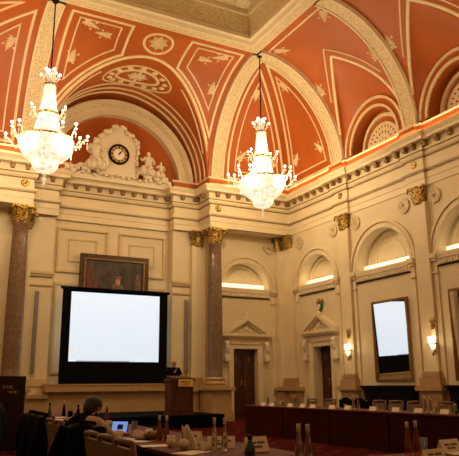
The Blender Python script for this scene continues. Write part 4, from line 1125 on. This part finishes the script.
stand = dict(pelvis=(0, 0, .93), waist=(0, 0, 1.10), chest=(.02, 0, 1.30), neck=(.04, 0, 1.49), head=(.08, 0, 1.60), crown=(.075, 0, 1.68), collar=(.03, 0, 1.45), face=(1, 0, -.25), vL=(0, .14, 1.38), vR=(0, -.14, 1.38),
    shL=(.0, .19, 1.39), elL=(.08, .27, 1.12), wrL=(.30, .16, 1.20), hdL=(1, -.4, .1), shR=(.0, -.19, 1.39), elR=(.06, -.27, 1.12), wrR=(.26, -.05, 1.30), hdR=(.2, .5, 1),
    hipL=(0, .09, .88), knL=(.03, .10, .49), anL=(0, .10, .08), toL=(.15, .12, .04), hipR=(0, -.09, .88), knR=(.02, -.10, .49), anR=(-.02, -.10, .08), toR=(.13, -.12, .04))
person((-6.18, -2.10, .41), -PI/2, 'bald person in dark clothes standing behind the lectern', stand, [('dark_jacket', M['suit'], 'coat'), ('dark_trousers', M['suit'], 'legs'), ('shoes', M['black'], 'shoes')], True)
sit = dict(pelvis=(0, 0, .54), waist=(.05, 0, .70), chest=(.17, 0, .88), neck=(.28, 0, .99), head=(.32, 0, 1.055), crown=(.345, 0, 1.11), collar=(.25, 0, .965), face=(1, -.1, -.55), vL=(.16, .12, .93), vR=(.16, -.12, .93),
    shL=(.19, .19, .93), elL=(.36, .26, .80), wrL=(.60, .16, .80), hdL=(1, -.3, -.1), shR=(.19, -.19, .93), elR=(.30, -.28, .78), wrR=(.56, -.20, .80), hdR=(1, .1, -.1),
    hipL=(.05, .10, .53), knL=(.44, .13, .52), anL=(.42, .13, .08), toL=(.56, .14, .04), hipR=(.05, -.10, .53), knR=(.44, -.13, .52), anR=(.40, -.13, .08), toR=(.54, -.14, .04))
person((-12.84, -15.10, 0), math.radians(32), 'dark-haired person in black waistcoat and pale shirt seated at a laptop', sit, [('pale_shirt', M['shirt'], 'shirt'), ('black_waistcoat', M['suit'], 'torso'), ('dark_trousers', M['suit'], 'legs'), ('shoes', M['black'], 'shoes')], False)

# ================================================================== FURNITURE
ALPHA = math.radians(-2.2)
def conference_table(loc, rz, L, W_, lab):
    t_ = empty('conference_table', loc, rz, lab, 'table', 'conference tables with maroon cloths')
    MB().box(-L/2+.005, L/2-.005, -W_/2, W_/2, .71, .75, .008).build('tabletop', M['ttop'], t_)
    for a in ((-L/2+.02, -W_/2+.02, L/2-.02, -W_/2+.02), ):
        k = MB(); drape(k, *a, .01, .715, .006, .45); k.build('front_cloth', M['tcloth'], t_)
    k = MB(); k.box(-L/2+.01, -L/2+.03, -W_/2+.03, W_/2-.04, .01, .71); k.build('end_panel', M['tcloth'], t_)
    k = MB(); k.box(L/2-.03, L/2-.01, -W_/2+.03, W_/2-.04, .01, .71); k.build('end_panel', M['tcloth'], t_)
    for sx in (-1, 1):
        for sy in (-1, 1): k = MB(); x, y = sx*(L/2-.09), sy*(W_/2-.08); k.box(x-.02, x+.02, y-.02, y+.02, 0, .71); k.build('leg', M['wood'], t_)
    return t_
ords = ['nearest the left doorway', 'in front of the right doorway', 'in front of the black marble fireplace', 'nearest the right edge of the photo', 'beyond the right edge of the photo']
for i in range(5): conference_table((-5.27, -6.86-1.95*i, 0), -PI/2, 1.95, .76, 'maroon-clothed table of the right row, '+ords[i])
CX = lambda y: -11.62-(-8.4-y)*.0385          # centre line of the left row
lords = ['at the far end by the dark wooden board', 'second from the far end, with black coats beside it', 'between the black coats and the seated person', 'with the open laptop on it', 'with the folded white napkin on it']
for i in range(5):
    y = -9.25-1.815*i; conference_table((CX(y), y, 0), PI/2+ALPHA, 1.80, .95, 'wooden-topped table of the left row, '+lords[i])
for i, x in enumerate((-11.5, -9.5, -7.5)):
    conference_table((x, -18.22, 0), 0, 1.98, .95, ['table at the near corner of the left and front rows', 'front-row table bearing the large name card and a red bottle pair', 'front-row table at the lower right corner of the photo'][i])

def conference_chair():
    t_ = empty('conference_chair', (0, 0, 0)); t_['category'] = 'chair'
    k = MB()
    k.add(*[([( -.20, -.22, .45), (.24, -.23, .45), (.24, .23, .45), (-.20, .22, .45), (-.18, -.20, .50), (.21, -.21, .51), (.21, .21, .51), (-.18, .20, .50)]), [(3, 2, 1, 0), (4, 5, 6, 7), (0, 1, 5, 4), (1, 2, 6, 5), (2, 3, 7, 6), (3, 0, 4, 7)]]); k.build('seat', M['chairf'], t_)
    k = MB(); k.box(-.21, .23, -.22, .22, .40, .45); k.build('seat_frame', M['chairw'], t_)
    def bk(z): return -.21-(z-.45)*.16
    k = MB(); P = []
    for z in (.55, .86):
        for y in (-.185, .185):
            P += [(bk(z)-.02, y, z), (bk(z)+.025, y, z)]
    k.add(P, [(0, 1, 3, 2), (4, 6, 7, 5), (0, 2, 6, 4), (1, 5, 7, 3), (0, 4, 5, 1), (2, 3, 7, 6)]); k.build('backrest', M['chairf'], t_)
    k = MB()
    for y in (-.21, .21): k.tube([(bk(.45), y, .45), (bk(.70), y, .70), (bk(.91), y, .91)], .022, 6)
    k.tube([(bk(.90), -.21, .90), (bk(.91)-.01, 0, .91), (bk(.90), .21, .90)], .024, 6); k.tube([(bk(.54), -.21, .54), (bk(.54), .21, .54)], .018, 6)
    k.build('back_frame', M['chairw'], t_)
    for x, y, x2 in ((.20, -.20, .22), (.20, .20, .22), (-.20, -.20, -.27), (-.20, .20, -.27)):
        k = MB(); k.tube([(x, y, .42), (x2, y, 0)], .022, 6, .015); k.build('leg', M['chairw'], t_)
    return t_
proto = conference_chair(); used = [False]
def chair(x, y, rz, lab, group):
    o = proto if not used[0] else copy_tree(proto); used[0] = True
    o.location = (x, y, 0); o.rotation_euler = (0, 0, rz); o['label'] = lab; o['group'] = group; return o
seq = ['first', 'second', 'third', 'fourth', 'fifth', 'sixth', 'seventh', 'eighth', 'ninth', 'tenth', 'eleventh', 'twelfth']
for i, y in enumerate((-6.48, -7.22, -8.05, -8.72, -9.25, -9.94, -10.5, -11.09, -11.99, -12.6, -13.3)):
    chair(-4.55, y, PI, 'tan upholstered chair behind the long right table, %s from its left end' % seq[i], 'chairs behind the long right table')
LCH = [(-12.25, 'tan chair under the far black coat beside the left table row'), (-12.97, 'tan chair under the near black coat beside the left table row'), (-13.78, 'tan chair beside the left table row, just nearer than the black coats'),
       (-14.32, 'tan chair beside the left table row, just behind the seated person'), (-15.30, 'tan chair on which the person in the waistcoat sits'), (-16.30, 'tan chair beside the left table row, just nearer than the seated person'),
       (-16.76, 'tan chair beside the left table row, second nearer than the seated person'), (-17.24, 'tan chair beside the left table row, third nearer than the seated person')]
for y, lab in LCH:
    chair(CX(y)-(.64 if y > -14.6 else .66 if y == -15.30 else .76), y, ALPHA if y != -15.30 else math.radians(26), lab, 'chairs beside the left table row')
def coat(x, y, rz, lab, m_, s=1):
    """a coat hung over a chair back"""
    k = MB(); n1, n2 = 14, 12; P = []
    for i in range(n1+1):
        v = i/n1; z_ = .94-.88*v*s
        for j in range(2*n2):
            a = 2*PI*j/(2*n2); wx = .09+.07*v+.02*math.sin(5*a+v*3); wy = (.16+.13*min(1, v*5)**.5+.03*v)+.02*math.sin(7*a)
            if v == 0: wx *= .5; wy *= .75
            P.append((-.28-.02*v+wx*math.cos(a), wy*math.sin(a), z_))
    N = 2*n2; fs = [(i*N+j, i*N+(j+1) % N, (i+1)*N+(j+1) % N, (i+1)*N+j) for i in range(n1) for j in range(N)]+[tuple(range(N))]
    k.add(P, fs, True)
    t_ = empty('coat', (x, y, 0), rz, lab, 'coat', 'coats left over chairs and boards'); k.build('coat_body', m_, t_)
    for s_ in (-1, 1):
        k = MB(); k.tube([(-.30, s_*.24, .90), (-.38, s_*.32, .62), (-.36, s_*.30, .30)], .07, 8, .05); k.build('sleeve', m_, t_)
    k = MB(); k.tube([(-.22, -.10, .93), (-.30, 0, .95), (-.22, .10, .93)], .03, 6); k.build('collar', m_, t_)
coat(CX(-12.25)-.62, -12.25, ALPHA, 'black coat hanging over a chair back, the farther of the two', M['black'])
coat(CX(-12.97)-.62, -12.97, ALPHA, 'black coat hanging over a chair back, the nearer of the two', M['black'])
# black coats on two chairs of the right row
coat(-4.55, -8.72, PI, 'black jacket over the fourth chair behind the long right table', M['black'], .75)
coat(-4.55, -9.25, PI, 'black jacket over the fifth chair behind the long right table', M['black'], .75)

# dark wooden board at the far left
t = empty('wooden_board', (-12.98, -7.9, 0), 0, 'dark wooden display board with gold script at the far left', 'board')
MB().box(-1.0, 1.0, -.03, .03, .04, 1.50).build('panel', M['dark'], t)
k = MB(); k.box(-1.01, -.95, -.04, .04, 0, 1.51); k.box(.95, 1.01, -.04, .04, 0, 1.51); k.box(-.95, .95, -.04, .04, 1.45, 1.51); k.build('edge_frame', M['dark'], t)
for s_ in (-.8, .8): MB().box(s_-.03, s_+.03, -.25, .25, 0, .05).build('foot', M['dark'], t)
g = MB()
for row, (z_, x0, n1) in enumerate(((1.30, .55, 4), (1.19, .66, 4))):
    for i in range(n1):
        x = x0+.05*i; g.tube([(x, -.035, z_-.035), (x+.012, -.035, z_+.03*(1 if i % 2 else .6)), (x+.035, -.035, z_+.02), (x+.04, -.035, z_-.035)], .007, 5)
    g.tube([(x0, -.035, z_-.03), (x0+.22, -.035, z_-.035)], .005, 5)
g.build('gold_script', M['gold'], t)
t = empty('hanging_coat', (-12.62, -8.02, 0), 0, 'dark green coat hanging on the wooden board at the far left', 'coat')
k = MB(); k.lathe([(.03, 1.12), (.12, 1.05), (.20, .85), (.24, .55), (.26, .30), (.22, .16), (.10, .14)], 0, 0, 0, 24, fn=lambda a, z: 1+.08*math.sin(6*a+z*4), sy=.30); k.build('coat_body', M['green'], t)
for s_ in (-1, 1):
    k = MB(); k.tube([(s_*.14, 0, .98), (s_*.26, 0, .75), (s_*.28, 0, .42)], .055, 8, .045); k.build('sleeve', M['green'], t)
k = MB(); k.tube([(0, .05, 1.14), (0, .0, 1.12)], .015, 5); k.build('hanging_loop', M['black'], t)

# ================================================================== TABLE THINGS
ZT_ = .751
def name_card(x, y, rz, lab, w_=.21, h_=.085, txt=False, z=ZT_):
    t_ = empty('name_card', (x, y, z), rz, lab, 'name card', 'white folded name cards')
    k = MB(); d = h_*.42
    k.add([(-w_/2, -d, 0), (w_/2, -d, 0), (w_/2, 0, h_), (-w_/2, 0, h_), (-w_/2, d, 0), (w_/2, d, 0)], [(0, 1, 2, 3), (3, 2, 5, 4), (0, 3, 4), (1, 5, 2)]); k.build('card', M['white'], t_)
    if txt:
        k = MB(); 
        for a, b, q in ((-.34, -.06, .52), (.0, .34, .52), (-.25, .2, .26)):
            for s_ in (0,): k.add([(w_*a, -d*(1-q)-.002, h_*q), (w_*b, -d*(1-q)-.002, h_*q), (w_*b, -d*(1-q-.16)-.002, h_*(q+.16)), (w_*a, -d*(1-q-.16)-.002, h_*(q+.16))], [(0, 1, 2, 3)])
        k.build('printed_name', mat('grey_print', (.18, .15, .12), .7), t_)
    return t_
for i, y in enumerate((-6.72, -7.15, -8.02, -8.57, -9.0, -9.75, -10.32, -11.15, -11.84, -12.46, -13.12)):
    name_card(-5.50, y, -PI/2, 'white name card on the long right table, %s from its left end' % seq[i])
def bottle(x, y, lab, m_, h_=.28, r=.036, cap='silver', grp=None, z=ZT_):
    t_ = empty('bottle', (x, y, z), 0, lab, 'bottle', grp)
    k = MB(); k.lathe([(r*.9, 0), (r, .01), (r, h_*.28), (r*.85, h_*.42), (r*.42, h_*.72), (r*.36, h_*.80), (r*.36, h_*.86)], n=16); k.build('bottle_body', m_, t_)
    k = MB(); k.lathe([(r*.44, h_*.80), (r*.48, h_*.81), (r*.48, h_*.99), (r*.40, h_)], n=12); k.build('bottle_cap', M['grey'] if cap == 'silver' else M['black'], t_)
    return t_
def glass(x, y, lab, h_=.11, r=.033, z=ZT_, grp='drinking glasses'):
    t_ = empty('drinking_glass', (x, y, z), 0, lab, 'glass', grp)
    k = MB(); k.lathe([(r*.8, 0), (r*.85, .004), (r, h_), (r*.93, h_), (r*.76, .008)], n=16); k.build('glass_body', M['glass'], t_)
G1 = 'bottles standing in pairs on the tables'
bottle(-12.03, -15.50, 'red drink bottle with silver cap in front of the stage, left one of its pair', M['redbottle'], .25, .030, cap='silver', grp=G1)
bottle(-12.00, -15.62, 'red drink bottle with silver cap in front of the stage, right one of its pair', M['redbottle'], .25, .030, cap='silver', grp=G1)
bottle(-11.98, -16.66, 'slim clear bottle near the napkin, left one of its pair', M['bottle'], .27, .028, grp=G1)
bottle(-11.93, -16.76, 'slim clear bottle near the napkin, right one of its pair', M['bottle'], .27, .028, grp=G1)
bottle(-11.90, -17.86, 'clear bottle at the bottom centre of the photo, left one of its pair', M['bottle'], .27, .033, grp=G1)
bottle(-11.84, -17.89, 'clear bottle at the bottom centre of the photo, right one of its pair', M['bottle'], .265, .033, grp=G1)
bottle(-10.86, -17.86, 'red drink bottle beside the large name card, left one of its pair', M['redbottle'], .25, .030, grp=G1)
bottle(-10.76, -17.85, 'red drink bottle beside the large name card, right one of its pair', M['redbottle'], .255, .030, grp=G1)
bottle(-11.62, -12.40, 'clear bottle just behind the open laptop', M['redbottle'], .29, cap='silver')
bottle(-11.80, -9.50, 'green glass bottle at the far end of the left table row', mat('green_bottle', (.03, .12, .05), .1), .25, cap='black')
bottle(-11.49, -9.31, 'black bottle with pale label on the far left table', M['black'], .28, cap='silver')
bottle(-11.38, -9.92, 'tall dark bottle standing behind the seated person', M['black'], .22, cap='black')
bottle(-11.93, -17.20, 'dark blue flask at the bottom of the photo near the centre', mat('blue_flask', (.03, .055, .09), .25, noise=.2), .15, .042, cap='black')
k = MB(); k.lathe([(.04, 0), (.045, .10), (.04, .11)], n=14); tag(k.build('black_cup', M['black'], loc=(-11.49, -9.79, ZT_)), 'short black cup right of the black bottle on the far left table', 'cup')
for y, lab in ((-10.13, 'left'), (-10.30, 'right')): bottle(-5.2, y, 'clear water bottle in front of the fireplace edge on the right table, %s one' % lab, M['bottle'], .30, .036, grp='water bottles on the long right table')
for y, lab in ((-12.34, 'left'), (-12.47, 'right')): bottle(-5.2, y, 'clear water bottle below the right-hand sconce on the right table, %s one' % lab, M['bottle'], .30, .036, grp='water bottles on the long right table')
for y, lab in ((-6.46, 'left of the corner pilaster'), ): bottle(-5.2, y, 'dark bottle on the right table, '+lab, M['bottle'], .27, grp='water bottles on the long right table')
for y, lab in ((-7.65, 'left'), (-7.79, 'right')): bottle(-5.2, y, 'clear water bottle below the corner pilaster on the right table, %s one' % lab, M['bottle'], .28, .034, grp='water bottles on the long right table')
bottle(-5.2, -8.37, 'clear water bottle left of the right doorway on the right table', M['bottle'], .28, .034, grp='water bottles on the long right table')
bottle(-5.2, -13.10, 'small green bottle at the right end of the long right table', mat('green_bottle_small', (.03, .14, .07), .1), .17)
for i, y in enumerate((-7.0, -7.4, -8.2, -8.75, -10.0, -11.45, -12.1, -12.75)):
    glass(-5.33, y, 'small drinking glass on the long right table, %s from its left end' % seq[i])
k = MB(); k.lathe([(.05, 0), (.06, .09), (.055, .12), (.06, .13)], n=16); tag(k.build('coffee_cup', M['cloth'], loc=(-5.30, -7.30, ZT_)), 'cream coffee cup on the long right table below the corner pilaster', 'cup')
# laptop
t = empty('laptop', (-12.22, -14.62, ZT_), math.radians(-52), 'open laptop with bright blue screen in front of the seated person', 'laptop')
MB().box(-.12, .12, -.09, .09, 0, .016, .003).build('keyboard_base', M['black'], t)
Ml = Matrix.Translation((0, .09, .016)) @ Matrix.Rotation(math.radians(-14), 4, 'X')
k = MB(); k.obox(Ml @ Matrix.Translation((0, 0, .070)), .22, .010, .14); lid = k.build('lid', M['black'], t)
k = MB(); k.obox(Ml @ Matrix.Translation((0, -.007, .072)), .205, .004, .125); k.build('display', mat('laptop_display', (.1, .25, .6), .4, emit=.42, ecol=(.25, .45, 1.0)), lid)
k = MB(); k.obox(Ml @ Matrix.Translation((.01, -.010, .074)), .075, .003, .055); k.build('display_picture', mat('display_picture', (.02, .02, .04), .4), lid)
# napkin
t = empty('folded_napkin', (-12.13, -16.46, ZT_), .3, 'tall folded white linen napkin standing on the left table row', 'napkin')
k = MB()
P = []; nn = 18
for i in range(7):
    v = i/6; z_ = .19*v
    for j in range(nn):
        a = 2*PI*j/nn; r = (.075-.045*v)*(1+.22*math.sin(4*a+v*3)+.14*math.sin(7*a+v*5)); P.append((r*math.cos(a)-.03*v+.015*math.sin(v*5), r*math.sin(a), z_+(.02*math.sin(3*a) if i > 3 else 0)))
k.add(P, [(i*nn+j, i*nn+(j+1) % nn, (i+1)*nn+(j+1) % nn, (i+1)*nn+j) for i in range(6) for j in range(nn)]+[tuple(6*nn+j for j in range(nn))], True); k.build('napkin_cone', M['cloth'], t)
k = MB(); k.ball(-.09, -.03, .047, .06, .05, .045, 10, 6); k.build('napkin_fold', M['cloth'], t)
def cup(x, y, lab, h_=.07, r=.04, m_=None):
    k = MB(); k.lathe([(r*.6, 0), (r*.9, h_*.4), (r, h_), (r*.92, h_), (r*.8, h_*.4), (r*.5, .006)], n=16); o = k.build('cup', m_ or M['cloth'], loc=(x, y, ZT_)); tag(o, lab, 'cup', 'white cups on the left tables')
    k = MB(); k.tube([(r*.9, 0, h_*.75), (r*1.5, 0, h_*.6), (r*1.4, 0, h_*.35), (r*.85, 0, h_*.3)], .006, 5); k.build('handle', m_ or M['cloth'], o)
cup(-11.70, -12.75, 'white cup right of the seated person and left of the laptop'); cup(-11.80, -13.10, 'white cup just left of the laptop lid')
cup(-12.10, -15.98, 'white cup left of the folded napkin'); cup(-12.22, -16.25, 'white cup at the foot of the folded napkin')
cup(-11.85, -14.75, 'white cup between the laptop and the first red bottle pair')
name_card(-11.99, -15.05, -PI/2-.6, 'white name card left of the red bottle pair in front of the stage', txt=False)
name_card(-11.86, -15.92, -PI/2+.5, 'white name card right of the red bottle pair in front of the stage', .24, .11, True)
name_card(-11.84, -16.52, 0.0-.45, 'white name card leaning just right of the folded napkin', .25, .10, True)
name_card(-11.75, -16.98, 0.15, 'white name card in front of the slim clear bottle pair', .23, .12, True)
name_card(-10.44, -17.88, .12, 'large white name card at the lower right corner of the photo', .24, .10, True)
name_card(-11.02, -18.28, .10, 'white name card in front of the red bottle pair at lower right', .22, .085, True)
def sheet_thing(name, x, y, rz, w_, h_, lab, cat, m_=None, grp=None, th=.004):
    o = MB().box(-w_/2, w_/2, -h_/2, h_/2, 0, th).build(name, m_ or M['white'], loc=(x, y, ZT_)); o.rotation_euler = (0, 0, rz); tag(o, lab, cat, grp)
GP = 'papers lying on the tables'
sheet_thing('paper_sheet', -12.0, -10.7, .2, .30, .42, 'pale papers on the left table row beside the black coats', 'paper', grp=GP)
sheet_thing('paper_sheet', -11.72, -9.9, .1, .25, .3, 'pale paper at the far end of the left table row', 'paper', grp=GP)
sheet_thing('paper_sheet', -12.28, -15.45, .2, .21, .30, 'white paper at the table edge just right of the laptop', 'paper', grp=GP)
sheet_thing('paper_sheet', -12.28, -15.12, .1, .16, .26, 'white paper at the table edge below the laptop', 'paper', grp=GP)
sheet_thing('paper_sheet', -12.30, -16.05, -.2, .25, .20, 'white paper left of the folded napkin', 'paper', grp=GP)
sheet_thing('paper_sheet', -12.26, -16.80, .5, .30, .21, 'white paper near the bottom edge below the folded napkin', 'paper', grp=GP)
sheet_thing('paper_sheet', -11.74, -17.9, .2, .30, .18, 'white paper at bottom centre left of the clear bottle pair', 'paper', grp=GP)
sheet_thing('paper_sheet', -10.40, -18.02, -.3, .32, .21, 'white papers in front of the large name card at lower right', 'paper', grp=GP)
sheet_thing('notebook', -12.05, -10.15, .5, .24, .32, 'dark closed notebook on the far left table', 'notebook', M['black'], th=.03)
sheet_thing('notebook', -11.85, -11.5, .2, .24, .32, 'dark notebook on the left table row behind the seated person', 'notebook', M['black'], th=.03)
sheet_thing('mobile_phone', -12.18, -15.40, .6, .07, .13, 'dark mobile phone left of the red bottle pair', 'phone', M['black'], th=.012)
o = MB(); o.tube([(-.07, 0, 0), (.07, 0, 0)], .006, 6); o = o.build('pen', M['black'], loc=(-10.42, -18.0, ZT_+.012)); o.rotation_euler = (0, 0, .7); tag(o, 'black pen on the papers before the large name card', 'pen')
t = empty('bread_basket', (-12.0, -15.25, ZT_), 0, 'small brown basket beside the red bottle pair in front of the stage', 'basket')
k = MB(); k.lathe([(.08, 0), (.11, .05), (.10, .05), (.075, .01)], n=18); k.build('basket_bowl', M['frame2'] if 'frame2' in M else mat('wicker', (.30, .15, .05), .7, noise=.4, nscale=40), t)
for i, (dx, dy, lab) in enumerate(((-.03, .02, 0), (.04, -.01, 0), (0, -.05, 0))):
    k = MB(); k.ball(dx, dy, .055, .04, .035, .028); k.build('bread_roll', mat('bread_%d' % i, (.45, .26, .10), .8, noise=.2), t)
for x, y, lab in ((-11.78, -14.05, 'clear drinking glass right behind the laptop lid'), (-12.02, -16.12, 'clear drinking glass left of the folded napkin'), (-10.55, -17.66, 'clear drinking glass left of the large name card')):
    x = x if x < -11 else -10.66
    glass(x, y if x < -11 else -17.82, lab, .12, .036)

coat(CX(-15.30)-.66, -15.30, math.radians(26), 'black jacket over the chair of the seated person', M['black'], .9)

for x, y, lab in ((-11.72, -14.55, 'dark cup just right of the laptop, farther of two'), (-11.80, -14.98, 'dark cup just right of the laptop, nearer of two')):
    cup(x, y, lab, .08, .036, M['dark'])
cup(-12.02, -15.78, 'white cup just right of the red bottle pair before the stage'); cup(-12.10, -16.72, 'white cup between the folded napkin and the slim bottle pair')
name_card(-12.02, -14.86, -PI/2+.2, 'small white name card between the laptop and the dark cups', .17, .07)
